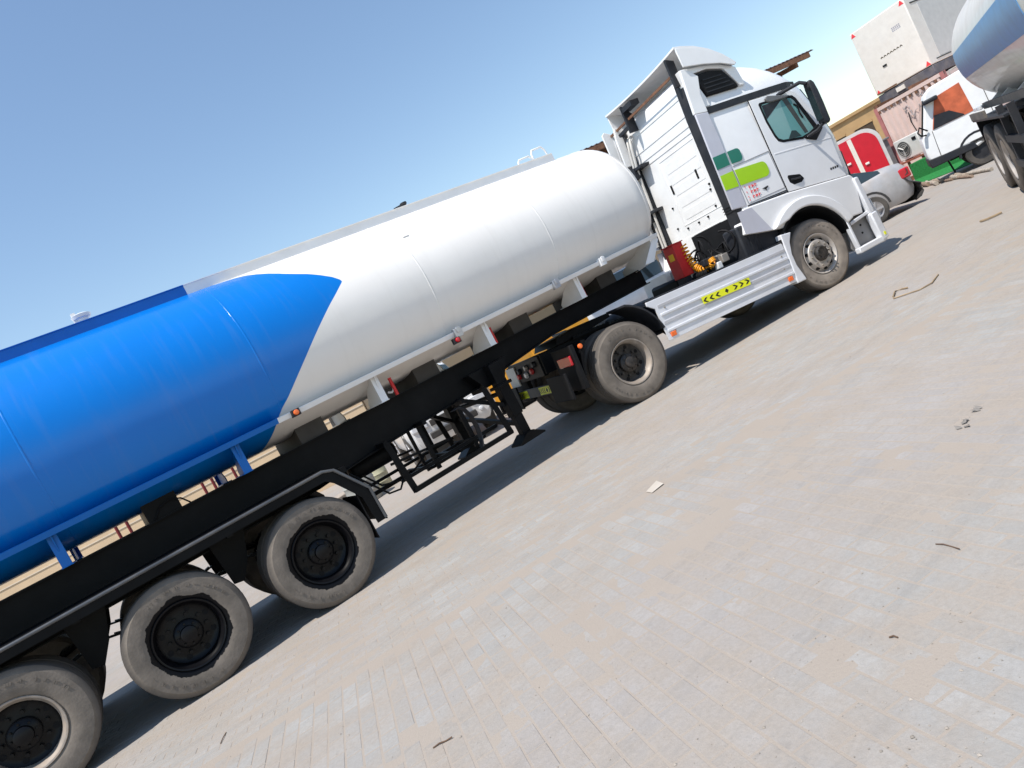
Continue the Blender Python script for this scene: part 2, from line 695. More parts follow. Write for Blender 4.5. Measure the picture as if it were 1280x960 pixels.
protos = []
for k in range(24):
    vs, fs = paver_geo(0, 0, 1000 + k)
    me = MB().add(vs, fs).mesh('paver', g_paver, 0)
    set_tone(me, [random.random()] * len(me.polygons))
    protos.append(me)
for k, (d, x, y, tn) in enumerate(PV[:300]):
    o = bpy.data.objects.new('paver', protos[(k * 7 + int(x * 31)) % 24])
    COL.objects.link(o)
    o.parent = yard
    o.location = (x, y, 0)
    o.rotation_euler = (0, 0, R(90) if tn else 0)
mb = MB()
tones = []
for k, (d, x, y, tn) in enumerate(PV[300:]):
    vs, fs = paver_geo(x, y, k, tn)
    mb.add(vs, fs)
    tones += [random.random()] * len(fs)
rest = mb.build('paver_field', g_paver, yard, smooth=0)
set_tone(rest.data, tones)
rest['kind'] = 'stuff'

# wind-blown sand lying in the joints and over the low pavers: a thin uneven sheet
NX, NY, ST = 500, 330, .027
gv, gf = [], []
for a in range(NX):
    for b in range(NY):
        x, y = -4.3 + a * ST, -8.5 + b * ST
        p = Vector((x, y, 0))
        h = mnoise.fractal(p * .9, .9, 2.1, 5) * .0013 + mnoise.fractal(p * 7 + Vector((5, 1, 3)), .9, 2.1, 4) * .0008
        gv.append((x, y, -.00105 + max(-.0011, min(h, .0022))))
for a in range(NX - 1):
    for b in range(NY - 1):
        k = a * NY + b
        if in_region(gv[k][0], gv[k][1], .06):
            gf.append((k, k + NY, k + NY + 1, k + 1))
sm = bpy.data.meshes.new('drifted_sand')
sm.from_pydata(gv, [], gf)
sm.polygons.foreach_set('use_smooth', [True] * len(gf))
g_sand = ground_mat('drifted_sand', False)
sm.materials.append(g_sand)
so_ = bpy.data.objects.new('drifted_sand', sm)
COL.objects.link(so_)
so_.parent = yard
so_['kind'] = 'stuff'



# ------------------------------------------------------------------ wheels
TR = .534


def tyre_prof(w, r=TR, rim=.292):
    h = w / 2
    return [(rim, -h * .72), (rim + .012, -h * .82), (rim + .05, -h * .97), (rim + .11, -h * 1.0), (r - .075, -h * .98), (r - .05, -h * .965), (r - .047, -h * .94), (r - .022, -h * .87), (r - .006, -h * .80),
            (r, -h * .66), (r, -h * .40), (r - .013, -h * .38), (r - .013, -h * .31), (r, -h * .29), (r, -h * .05), (r - .013, -h * .03), (r - .013, h * .03), (r, h * .05), (r, h * .29), (r - .013, h * .31), (r - .013, h * .38), (r, h * .40), (r, h * .66),
            (r - .006, h * .80), (r - .022, h * .87), (r - .05, h * .965), (rim + .11, h), (rim + .05, h * .97), (rim, h * .72)]


def lettering(mb, r0, y, a0, a1, n, rnd):
    """worn raised moulding marks round the sidewall"""
    for k in range(n):
        a = R(a0 + (a1 - a0) * k / n)
        da = R((a1 - a0) / n * .62)
        hgt = .026
        for s in range(3):
            if rnd.random() < .25:
                continue
            b0 = a + da * s / 3
            b1 = b0 + da * (.16 if rnd.random() < .6 else .30)
            rr0, rr1 = (r0, r0 + hgt) if rnd.random() < .7 else (r0 + hgt * .4, r0 + hgt * .6)
            vs = [(r * math.cos(b), yy, r * math.sin(b)) for yy in (y, y - .004) for r, b in ((rr0, b0), (rr1, b0), (rr1, b1), (rr0, b1))]
            mb.add(vs, [(0, 1, 2, 3), (7, 6, 5, 4), (0, 4, 5, 1), (1, 5, 6, 2), (2, 6, 7, 3), (3, 7, 4, 0)])


SHARE = {}


def put(name, me, parent, loc, m=None):
    o = bpy.data.objects.new(name, me)
    COL.objects.link(o)
    o.parent = parent
    o.location = loc
    if m is not None:
        if not me.materials:
            me.materials.append(m)
        o.material_slots[0].link = 'OBJECT'
        o.material_slots[0].material = m
    return o


def make_wheel(parent, x, y, z, side, kind, tm, rimmat, width=.30, dual=False, steer=0, seed=0, discmat=None, hubm=None, detail=True):
    """side -1: outer face looks to -y. kind: 'dish' (hub recessed), 'convex' (steer wheel)"""
    e = empty('wheel', (x, y, z), steer, parent)
    f = side
    mb = MB()
    w = width
    mb.lathe(tyre_prof(w), 56, 'y', (0, -f * w / 2, 0))
    lettering(mb, .415, f * -.0 + (-.0 if f < 0 else 0), 20, 120, 9, random.Random(seed)) if f < 0 else None
    if f < 0:
        lettering(mb, .415, 0, 200, 290, 8, random.Random(seed + 5))
    mb.build('tyre', tm, e, smooth=40)
    if dual:
        MB().lathe(tyre_prof(w), 40, 'y', (0, -f * (w * 1.5 + .04), 0)).build('inner_tyre', tm, e, smooth=40)
    # rim: bead flange, barrel, disc. offsets along y measured inward from outer face
    g = lambda o: -f * o
    if kind == 'dish':
        prof = [(.300, g(.028)), (.306, g(.018)), (.300, g(.012)), (.288, g(.016)), (.276, g(.045)), (.262, g(.06)), (.255, g(.15)), (.235, g(.165)), (.20, g(.17)), (.15, g(.16)), (.0, g(.16))]
        disc = .165
    else:
        prof = [(.300, g(.028)), (.306, g(.018)), (.300, g(.012)), (.288, g(.018)), (.274, g(.05)), (.262, g(.065)), (.258, g(.085)), (.235, g(.07)), (.205, g(.02)), (.17, g(.012)), (.15, g(.02)), (.0, g(.02))]
        disc = .03
    cut = 6
    rim = MB().lathe(prof[:cut + 1], 48, 'y').build('rim', rimmat, e, smooth=40)
    MB().lathe(prof[cut:], 48, 'y').build('wheel_disc', discmat or rimmat, e, smooth=40)
    br = .168 if kind == 'dish' else .172
    nk, vk = ('nut', kind, f), ('vent', kind, f)
    if nk not in SHARE:
        SHARE[nk] = MB().cyl((0, g(disc + .0), 0), (0, g(disc - .04), 0), .017, 6).mesh('wheel_nut', None, 30)
        o = .046 if kind == 'convex' else .172
        SHARE[vk] = MB().cyl((0, g(o + .02), 0), (0, g(o - .008 if kind == 'dish' else o - .012), 0), .026, 10).mesh('vent_hole', rubber, 30)
    if detail:
        for k in range(10):
            a = 2 * math.pi * k / 10
            put('wheel_nut', SHARE[nk], e, (br * math.cos(a), 0, br * math.sin(a)), discmat or hubm or (MATS['hubdark'] if kind == 'dish' else steel))
        nv = 10 if kind == 'convex' else 8
        for k in range(nv):
            a = 2 * math.pi * (k + .5) / nv
            rr = .222 if kind == 'convex' else .212
            put('vent_hole', SHARE[vk], e, (rr * math.cos(a), 0, rr * math.sin(a)))
    hub = MB()
    if kind == 'dish':
        hub.lathe([(.125, g(.165)), (.125, g(.10)), (.11, g(.085)), (.075, g(.075)), (.07, g(.04)), (.05, g(.03)), (0, g(.03))], 28, 'y')
        for k in range(8):
            a = 2 * math.pi * k / 8
            hub.cyl((.095 * math.cos(a), g(.08), .095 * math.sin(a)), (.095 * math.cos(a), g(.065), .095 * math.sin(a)), .01, 6)
    else:
        hub.lathe([(.115, g(.02)), (.11, g(-.02)), (.09, g(-.04)), (.05, g(-.045)), (0, g(-.045))], 28, 'y')
        for k in range(8):
            a = 2 * math.pi * k / 8
            hub.cyl((.085 * math.cos(a), g(-.03), .085 * math.sin(a)), (.085 * math.cos(a), g(-.06), .085 * math.sin(a)), .014, 6)
    hub.build('hub', hubm or MATS['hubdark'], e, smooth=35)
    return e


mat('hubdark', (.014, .012, .011), .55, var=.3, scale=20, dust=.35, dcol=(.15, .12, .10), dthr=.55, dscale=9)
rim_black = mat('black_rim_paint', (.004, .004, .005), .34, var=.2, spec=.2, dust=.02, dcol=(.12, .10, .09), dthr=.62, dscale=12)
rim_worn = mat('worn_rim', (.33, .30, .27), .5, metal=.4, var=.25, scale=12, dust=.7, dcol=(.33, .26, .20), dthr=.45, dscale=7)
rim_steer = mat('dusty_steel_rim', (.48, .45, .42), .5, metal=.4, var=.15, scale=10, dust=.5, dcol=(.40, .33, .27), dthr=.48, dscale=9)
tm_paint = [tyre_mat('painted_tyre', .350, 1.0), tyre_mat('painted_tyre', .346, 7.7), tyre_mat('painted_tyre', .345, 3.1)]
tm_dusty = tyre_mat('dusty_tyre', 0, 2.0)
tm_steer = tyre_mat('caked_tyre', 0, 5.3, 1.45)

# ------------------------------------------------------------------ tanker semi-trailer
trailer = tag(empty('tanker_trailer'), 'long elliptical tanker semi-trailer, blue at its back and white at its front, black frame', 'trailer')
X0, X1 = -5.2, 6.07


def ell(x, s=1.0, n=72, ox=0):
    out = []
    for k in range(n):
        sn, cs = math.sin(2 * math.pi * k / n), math.cos(2 * math.pi * k / n)
        if sn > 0:
            out.append((x + ox, TA * s * cs, ZC + TB * s * sn))
        else:
            out.append((x + ox, TA * s * math.copysign(abs(cs) ** .76, cs), ZC - TBL * s * abs(sn) ** .80))
    return out


shell = MB()
loops = [ell(X0 - .14, .25), ell(X0 - .12, .6), ell(X0 - .07, .88), ell(X0 - .02, .985)]
xs = [X0 + (X1 - X0) * k / 60 for k in range(61)]
loops += [ell(x) for x in xs]
loops += [ell(X1 + .02, .985), ell(X1 + .07, .88), ell(X1 + .12, .6), ell(X1 + .14, .25)]
shell.loft(loops)
tank = shell.build('tank_shell', tankmat, trailer, smooth=60)
for x in (-3.8, -1.73, .33, 2.4, 4.25, 6.03):
    n = 96
    ring = MB()
    lps = []
    for dx, s in ((-.011, .9995), (-.005, 1.0022), (.005, 1.0022), (.011, .9995)):
        lps.append([(p[0] + dx, p[1], p[2]) for p in ell(x, s, n)])
    ring.loft(lps, cap=False)
    ring.build('weld_seam', tankmat, tank, smooth=60)

# long side flange on both sides, in the two colours
for sy in (-1, 1):
    for xa, xb, m in ((X0, .235, tblue), (.235, X1 - .02, twhite)):
        fl = MB()
        prof = [(sy * .86, 1.905), (sy * 1.125, 1.893), (sy * 1.130, 1.887), (sy * 1.110, 1.838), (sy * 1.096, 1.842), (sy * 1.113, 1.885), (sy * .86, 1.893)]
        fl.prism(prof, xa, xb, 'x')
        fl.build('side_flange', m, tank, smooth=30)
# support brackets between flange and frame
for x in (-3.45, -1.86, -.22, 1.36, 2.90, 4.46):
    for sy in (-1, 1):
        m = tblue if x < .2 else twhite
        b = MB()
        b.prism([(sy * .50, 1.55), (sy * .50, 1.60), (sy * .86, 1.90), (sy * 1.08, 1.888), (sy * 1.07, 1.84), (sy * 1.00, 1.60), (sy * .96, 1.548)], x - .006, x + .006, 'x')
        b.box(x - .042, x + .042, sy * 1.02 - .006, sy * 1.02 + .006, 1.55, 1.89)
        b.box(x - .05, x + .05, min(sy * .50, sy * 1.03), max(sy * .50, sy * 1.03), 1.5455, 1.556)
        b.build('support_bracket', m, trailer, smooth=30, bevel=.003)
# end gusset at the front of the tank
for sy in (-1, 1):
    MB().prism([(5.62, 1.56), (6.0, 1.88), (6.05, 1.88), (6.05, 1.80), (5.80, 1.55)], sy * 1.09, sy * 1.08, 'y').build('front_gusset', twhite, trailer, smooth=30)
    MB().prism([(sy * .3, 1.5), (sy * .3, 1.62), (sy * 1.0, 1.9), (sy * 1.10, 1.88), (sy * 1.02, 1.56)], 5.90, 5.912, 'x').build('front_gusset', twhite, trailer, smooth=30)
# tank saddles: steel boxes below the tank, resting on the frame
for x in (-2.75, -1.0, .62, 2.15, 3.66, 5.3):
    s_ = MB()
    s_.prism([(-.60, 1.54), (-.60, 1.80), (-.3, 1.73), (0, 1.70), (.3, 1.73), (.60, 1.80), (.60, 1.54)], x - .16, x + .16, 'x')
    s_.build('saddle', mat('saddle_grey', (.040, .036, .032), .7, var=.2) if x > .2 else black, trailer, smooth=30)
# top coaming in two colours and the walkway between
for xa, xb, m in ((X0 + .2, .19, tblue), (.19, 5.55, twhite)):
    for sy in (-1, 1):
        MB().box(xa, xb, sy * .46 - .005, sy * .46 + .005, 3.42, 3.595).build('coaming', m, tank, smooth=30)
        MB().box(xa, xb, sy * .46 - .02, sy * .46 + .006, 3.595, 3.602).build('coaming_lip', m, tank, smooth=30)
MB().box(5.55, 5.56, -.465, .465, 3.42, 3.60).build('coaming', twhite, tank, smooth=30)
MB().box(X0 + .2, 5.55, -.30, .30, 3.56, 3.585).build('walkway', twhite, tank, smooth=30)
# manhole covers on top
for x in (-3.3, -1.9, 1.2, 3.3):
    mh = MB().lathe([(.0, 3.64), (.22, 3.64), (.25, 3.62), (.25, 3.58), (.27, 3.57), (.27, 3.54)], 28, 'z', (x, 0, 0)).build('manhole_cover', twhite, tank, smooth=35)
    MB().box(x - .28, x + .28, -.02, .02, 3.64, 3.66).build('clamp_bar', steel, mh, smooth=30)
# vent fitting standing above the coaming
v = MB()
v.lathe([(.06, 3.56), (.06, 3.66), (.085, 3.67), (.095, 3.70), (.06, 3.715), (0, 3.715)], 16, 'z', (-.78, -.30, 0))
v.box(-.86, -.82, -.33, -.27, 3.56, 3.74)
v.build('vent_fitting', twhite, tank, smooth=35)
v = MB()
v.lathe([(.03, 3.56), (.03, 3.63), (.045, 3.64), (.045, 3.665), (0, 3.67)], 12, 'z', (3.05, -.38, 0))
v.cyl((2.90, -.38, 3.62), (3.0, -.38, 3.635), .018, 8)
v.build('vent_fitting', dgrey, tank, smooth=35)
# handle hoops of the ladder at the front of the walkway
for x, hgt in ((5.10, .11), (5.38, .18)):
    for yy in (-.42,):
        w_ = .14
        MB().tube([(x - w_, yy, 3.55), (x - w_ + .01, yy, 3.55 + hgt * .8), (x - w_ + .04, yy, 3.56 + hgt), (x + w_ - .06, yy, 3.57 + hgt), (x + w_ - .02, yy, 3.55 + hgt * .8), (x + w_, yy, 3.55)], .014, 8).build('ladder_hoop', twhite, tank, smooth=60)
# two small lifting lugs on the shell
for x, an in ((2.52, 35),):
    MB().box(-.04, .04, -.008, .008, -.02, .03, Matrix.Translation((x, -TA * math.cos(R(an)) * 1.0, ZC + TB * math.sin(R(an)))) @ Matrix.Rotation(R(an - 90), 4, 'X')).build('lug', twhite, tank, smooth=30)
# clamps and marker lamps on the flange
for x in (2.48, 4.05, 4.90):
    c = MB().box(x - .05, x + .05, -1.16, -1.10, 1.81, 1.92)
    c.box(x - .02, x + .02, -1.175, -1.16, 1.86, 1.93)
    c.build('flange_clamp', tankgrey if x < 4.5 else twhite, tank, smooth=30, bevel=.004)
for x, z in ((.42, 1.86), (2.42, 1.79)):
    l = MB().box(x - .045, x + .045, -1.16, -1.09, z - .035, z + .035).build('marker_lamp', dgrey, tank, smooth=30, bevel=.004)
    MB().lathe([(0, -.03), (.022, -.028), (.028, -.02), (.028, 0)], 16, 'y', (x, -1.16, z)).build('lens', orange if x < 1 else redlens, l, smooth=40)
# red discharge handles beside the brackets
for x in (1.52, 2.98, 4.55):
    hd = MB().tube([(x, -.80, 1.62), (x + .03, -.83, 1.60), (x + .05, -.86, 1.62), (x + .06, -.87, 1.70)], .012, 8).build('pipe_hook', twhite, trailer, smooth=60)
    MB().cyl((x + .06, -.87, 1.55), (x + .06, -.87, 1.76), .020, 10).build('red_handle', red, hd, smooth=40)

# frame rails
for sy in (-1, 1):
    fr = MB()
    y0 = sy * .55
    side = [(-5.1, 1.53), (6.0, 1.53), (6.0, 1.31), (4.0, 1.31), (3.3, 1.24), (2.7, 1.17), (1.0, 1.10), (.4, 1.05), (-5.1, 1.05)]
    fr.prism(side, y0 - .006, y0 + .006, 'y')
    fr.box(-5.1, 6.0, y0 - .08, y0 + .08, 1.530, 1.545)
    low = side[2:]
    for a, b in zip(low[:-1], low[1:]):
        fr.bar((a[0], y0, a[1] - .007), (b[0], y0, b[1] - .007), .16, .014)
    rail = fr.build('frame_rail', black, trailer, smooth=30)
    for k, x in enumerate([-4.5 + .75 * i for i in range(14)]):
        zb = 1.06 if x < .5 else 1.14 if x < 2.7 else 1.32
        MB().prism([(y0 - sy * .006, zb), (y0 - sy * .006, 1.53), (y0 - sy * .075, 1.53), (y0 - sy * .075, zb + .02)], x - .005, x + .005, 'x').build('web_stiffener', black, rail, smooth=30)
for x in (-5.0, -3.6, -2.0, -.65, .7, 1.6, 2.9, 4.4, 5.9):
    MB().box(x - .05, x + .05, -.54, .54, 1.33, 1.49).build('cross_member', black, trailer, smooth=30)
# upper-coupler plate
MB().box(3.9, 6.0, -.56, .56, 1.298, 1.305).build('coupler_plate', black, trailer, smooth=30)

# fender: flat top along the three axles with sloping front and a pale edge rail
for sy in (-1, 1):
    fd = MB()
    top = [(-4.4, .62), (-4.4, .84), (-4.1, 1.22), (.36, 1.235), (.47, 1.19), (.70, .86), (.71, .49)]
    ya, yb = (sy * 1.235, sy * .62)
    vs, fs = [], []
    for x, z in top:
        vs += [(x, ya, z), (x, yb, z), (x, ya, z - .012), (x, yb, z - .012)]
    for k in range(len(top) - 1):
        a, b = 4 * k, 4 * k + 4
        fs += [(a, b, b + 1, a + 1), (a + 2, a + 3, b + 3, b + 2), (a, a + 2, b + 2, b), (a + 1, b + 1, b + 3, a + 3)]
    fs += [(0, 1, 3, 2), (len(vs) - 4, len(vs) - 2, len(vs) - 1, len(vs) - 3)]
    fd.add(vs, fs)
    # side apron below the top
    fd.prism([(-4.1, 1.222), (.36, 1.222), (.47, 1.178), (.70, .85), (.70, .49), (.60, .49), (.58, .80), (.40, 1.06), (.33, 1.12), (-4.05, 1.11)], sy * 1.228, sy * 1.222, 'y')
    f_ = fd.build('fender', black, trailer, smooth=30)
    MB().tube([(-4.3, sy * 1.24, 1.20), (.34, sy * 1.24, 1.218), (.45, sy * 1.24, 1.18), (.69, sy * 1.24, .85), (.70, sy * 1.24, .50)], .017, 8).build('edge_rail', mat('grey_edge_rail', (.085, .09, .098), .35, metal=.35, var=.2, dust=.2, dthr=.6), f_, smooth=60)
    for x in (-3.3, -1.99, -.66, .55):
        MB().box(x - .03, x + .03, min(sy * .56, sy * 1.2), max(sy * .56, sy * 1.2), 1.10, 1.16).build('fender_arm', black, f_, smooth=30)
    MB().box(.545, .555, min(sy * .66, sy * 1.2), max(sy * .66, sy * 1.2), .35, .84).build('mud_flap', rubber, f_, smooth=30)
# front mud flap plates between the axles
for x in (-.66, -1.98):
    for sy in (-1, 1):
        MB().prism([(x - .16, 1.10), (x + .20, 1.10), (x + .10, .80), (x - .02, .62), (x - .12, .64)], sy * .70, sy * .69, 'y').build('hanger_bracket', black, trailer, smooth=30)
D = 1.3275
for k in range(3):
    x = -D * k
    MB().cyl((x, -.95, TR), (x, .95, TR), .075, 14).build('axle', black, trailer, smooth=40)
    for sy in (-1, 1):
        sp_ = MB()
        for l in range(5):
            ln_ = .58 - l * .07
            sp_.prism([(x - ln_, .75 - l * .0 + .06), (x, .68 - l * .022), (x + ln_, .81), (x + ln_, .795), (x, .662 - l * .022), (x - ln_, .795)], sy * .52, sy * .60, 'y')
        sp_.build('leaf_spring', black, trailer, smooth=30)
        br = MB().cyl((x - .12, sy * .45, .62), (x - .12, sy * .45, .86), .09, 14)
        br.build('brake_chamber', black, trailer, smooth=40)
        dirty = (k == 2 and sy < 0)
        make_wheel(trailer, x, sy * 1.225, TR - .006, sy, 'dish', tm_dusty if dirty else tm_paint[k], rim_worn if dirty else rim_black, .29, True, seed=k * 3, discmat=rim_black, hubm=rim_black, detail=sy < 0)

# landing gear
for sy in (-1, 1):
    lg = MB()
    lg.box(2.78, 2.93, sy * .80 - .07, sy * .80 + .07, .66, 1.36)
    lg.box(2.795, 2.915, sy * .80 - .055, sy * .80 + .055, .40, .68)
    lg.box(2.74, 2.97, sy * .80 - .10, sy * .80 + .10, 1.05, 1.09)
    leg = lg.build('landing_leg', black, trailer, smooth=30, bevel=.006)
    MB().prism([(2.66, .315), (3.05, .315), (3.05, .335), (2.90, .42), (2.80, .42), (2.66, .335)], sy * .80 - .13, sy * .80 + .13, 'y').build('foot', black, leg, smooth=30)
    MB().prism([(2.55, 1.36), (3.15, 1.36), (3.0, 1.12), (2.70, 1.12)], sy * .56, sy * .73, 'y').build('gusset', black, leg, smooth=30)
    MB().bar((2.85, sy * .8, .80), (2.35, sy * .58, 1.15), .05, .05).build('stay', black, leg, smooth=30)
MB().cyl((2.855, -.75, .98), (2.855, .75, .98), .03, 10).build('cross_shaft', black, trailer, smooth=40)
MB().bar((2.855, -.75, .55), (2.855, .75, .85), .05, .05).build('cross_stay', black, trailer, smooth=30)

# side under-run guard frames and stowage hoops between legs and fender
for sy in (-1, 1):
    for x in (1.20, 1.72, 2.28, 2.60):
        g_ = MB()
        yy = sy * .84
        g_.bar((x, yy, 1.13), (x + .06, yy, .50), .012, .075, (1, 0, 0)) if x in (1.20, 2.60) else g_.bar((x, sy * .62, 1.13), (x, sy * .62, .56), .04, .05)
        g_.bar((x, yy, 1.13), (x, sy * .55, 1.13), .05, .05)
        g_.build('guard_post', black, trailer, smooth=30)
    MB().bar((1.24, sy * .84, .52), (2.68, sy * .84, .52), .05, .055).build('guard_rail', black, trailer, smooth=30)
    MB().bar((1.22, sy * .66, .66), (2.62, sy * .66, .66), .04, .04).build('guard_rail', black, trailer, smooth=30)
    MB().bar((1.22, sy * .60, .88), (2.0, sy * .60, .80), .03, .03).build('guard_rail', black, trailer, smooth=30)
band = MB()
pts = [(2.05, 1.09), (2.12, 1.10), (2.19, 1.05), (2.23, .95), (2.24, .80), (2.22, .66), (2.18, .56)]
for a, b in zip(pts[:-1], pts[1:]):
    band.bar((a[0], -.93, a[1]), (b[0], -.93, b[1]), .11, .008, (1, 0, 0))
band.build('strap_band', dgrey, trailer, smooth=50)
# spare wheel carrier basket rods
cr = MB()
for a, b in (((1.62, -.5, .60), (2.5, -.5, .60)), ((1.62, .2, .60), (2.5, .2, .60)), ((1.7, -.55, .6), (1.7, .3, .62)), ((2.1, -.55, .6), (2.1, .3, .62)), ((2.45, -.55, .6), (2.45, .3, .62)), ((1.7, -.3, .62), (1.7, -.3, 1.14)), ((2.45, -.3, .62), (2.45, -.3, 1.14))):
    cr.bar(a, b, .035, .035)
cr.build('carrier_basket', black, trailer, smooth=30)
# air lines and cables hanging below the frame
for pts in ([(.75, -.62, 1.02), (.9, -.66, .80), (1.02, -.7, .62), (1.15, -.72, .60), (1.25, -.72, .70)],
            [(.9, -.3, 1.0), (1.1, -.35, .7), (1.4, -.4, .62), (1.7, -.4, .75)],
            [(-1.1, -.62, 1.55), (-1.02, -.64, 1.64), (-.92, -.66, 1.67), (-.82, -.66, 1.63), (-.76, -.64, 1.55)]):
    MB().tube(pts, .012 if pts[0][2] < 1.3 else .008, 8).build('air_line', rubber, trailer, smooth=60)
# pair of air reservoirs
for y in (-.25, .25):
    MB().lathe([(0, .85), (.09, .86), (.12, .90), (.12, 1.42), (.09, 1.46), (0, 1.47)], 18, 'x', (0, y, 1.0)).build('air_reservoir', black, trailer, smooth=40)

# ------------------------------------------------------------------ tractor unit
PSI, TH, L4, WB = -.19633, .070766, 4.78045, 3.5698
tractor = tag(empty('truck_tractor', (L4, 0, 0), PSI), 'white high-roof truck tractor with silver side skirt, coupled to the tanker trailer', 'truck')
PM = Matrix.Translation((0, 0, .53)) @ Matrix.Rotation(TH, 4, 'Y') @ Matrix.Translation((0, 0, -.53))


def TP(mb, name, m, parent=None, smooth=35, bevel=0.0, segs=2):
    """a part of the pitched tractor body"""
    if parent is None:
        return mb.build(name, m, tractor, smooth, bevel, PM, segs)
    return mb.build(name, m, parent, smooth, bevel, None, segs)


# wheels
make_wheel(tractor, 0, -1.235, TR - .006, -1, 'dish', tm_dusty, rim_worn, .285, True, seed=20, discmat=MATS['hubdark'])
make_wheel(tractor, 0, 1.235, TR - .006, 1, 'dish', tm_dusty, rim_worn, .285, True, seed=21, detail=False)
make_wheel(tractor, WB + .06, -1.20, TR - .006, -1, 'convex', tm_steer, rim_steer, .31, False, R(-2), seed=22)
make_wheel(tractor, WB + .06, 1.20, TR - .006, 1, 'convex', tm_steer, rim_steer, .31, False, R(-2), seed=23, detail=False)
MB().cyl((0, -.95, TR), (0, .95, TR), .09, 14).build('rear_axle', black, tractor, smooth=40)
MB().lathe([(0, -.24), (.16, -.2), (.22, 0), (.16, .2), (0, .24)], 20, 'y', (0, 0, TR)).build('differential', black, tractor, smooth=40)
MB().box(WB - .05, WB + .05, -.95, .95, TR - .1, TR + .05).build('front_axle', black, tractor, smooth=30)

# chassis
for sy in (-1, 1):
    TP(MB().box(-.85, 4.3, sy * .42 - .035, sy * .42 + .035, .80, 1.08), 'chassis_rail', black, smooth=30)
for x in (-.8, -.3, .6, 1.5, 2.4):
    TP(MB().box(x - .05, x + .05, -.385, .385, .84, 1.04), 'cross_member', black, smooth=30)
TP(MB().box(.75, 3.0, -1.08, 1.08, .74, .79), 'light_block_plate', black, smooth=30)  # added plate that blocks light, so the ground shadow stays unbroken
# fifth wheel
fw = TP(MB().prism([(-.55, 1.10), (-.5, 1.19), (.05, 1.235), (.40, 1.235), (.40, 1.17), (-.1, 1.10)], -.42, .42, 'y').box(-.3, .3, -.5, .5, 1.08, 1.12), 'fifth_wheel', black, smooth=30)
# rear fenders: front quarter near the skirt, flap assembly behind
for sy in (-1, 1):
    o = arc(0, .62, .66, 12, 72, 10)
    i_ = arc(0, .62, .635, 72, 12, 10)
    fq = MB().prism(o + i_, sy * 1.25, sy * .72, 'y')
    q_ = TP(fq, 'rear_fender', dgrey, smooth=40)
    o = arc(0, .60, .70, 140, 178, 10)
    i_ = arc(0, .60, .675, 178, 140, 10)
    TP(MB().prism(o + i_, sy * 1.25, sy * .72, 'y'), 'rear_fender', black, smooth=40)
    fl = TP(MB().box(-.97, -.94, min(sy * .62, sy * 1.25), max(sy * .62, sy * 1.25), .40, .75).box(-.76, -.70, min(sy * .62, sy * 1.25), max(sy * .62, sy * 1.25), .46, 1.05), 'mud_flap', rubber, smooth=30, bevel=.008)
    lm = TP(MB().lathe([(0, -.03), (.025, -.028), (.033, -.018), (.033, 0)], 16, 'y', (-.62, sy * 1.25, .99)) if sy < 0 else MB().lathe([(0, .03), (.025, .028), (.033, .018), (.033, 0)], 16, 'y', (-.62, sy * 1.25, .99)), 'side_lamp', orange, smooth=40)
    tl = TP(MB().box(-.80, -.765, min(sy * .80, sy * 1.2), max(sy * .80, sy * 1.2), .80, .93), 'tail_lamp', redlens, smooth=30, bevel=.01)
bar_ = TP(MB().box(-.88, -.84, -.62, .98, .52, .66), 'rear_bar', mat('grey_bar', (.03, .028, .027), .6, var=.2, dust=.2), smooth=30, bevel=.006)
for ya, yb in ((-.58, -.02), (.45, .95)):
    TP(MB().box(-.8835, -.8805, ya, yb, .535, .645), 'reflective_sticker', yellow, bar_, smooth=0)
    for p in chevrons(ya + .02, yb - .02, .54, .64, 5):
        TP(MB().prism(p, -.8835, -.8850, 'x'), 'sticker_arrow', chev, bar_, smooth=0)
pb = TP(MB().box(-.87, -.80, -.40, .85, .78, 1.08), 'connection_panel', black, smooth=30, bevel=.006)
for y, z, m in ((-.2, .98, dgrey), (-.05, .90, red), (.12, .97, steel), (.2, .87, white), (.42, .95, dgrey), (.5, .88, red)):
    TP(MB().lathe([(.0, -.04), (.035, -.04), (.045, -.02), (.045, 0)], 12, 'x', (-.87, y, z)), 'socket', m, pb, smooth=40)
TP(MB().box(-.89, -.872, .58, .95, .74, 1.04), 'number_plate', mat('pale_plate', (.6, .57, .5), .5, var=.15, dust=.4), pb, smooth=0)

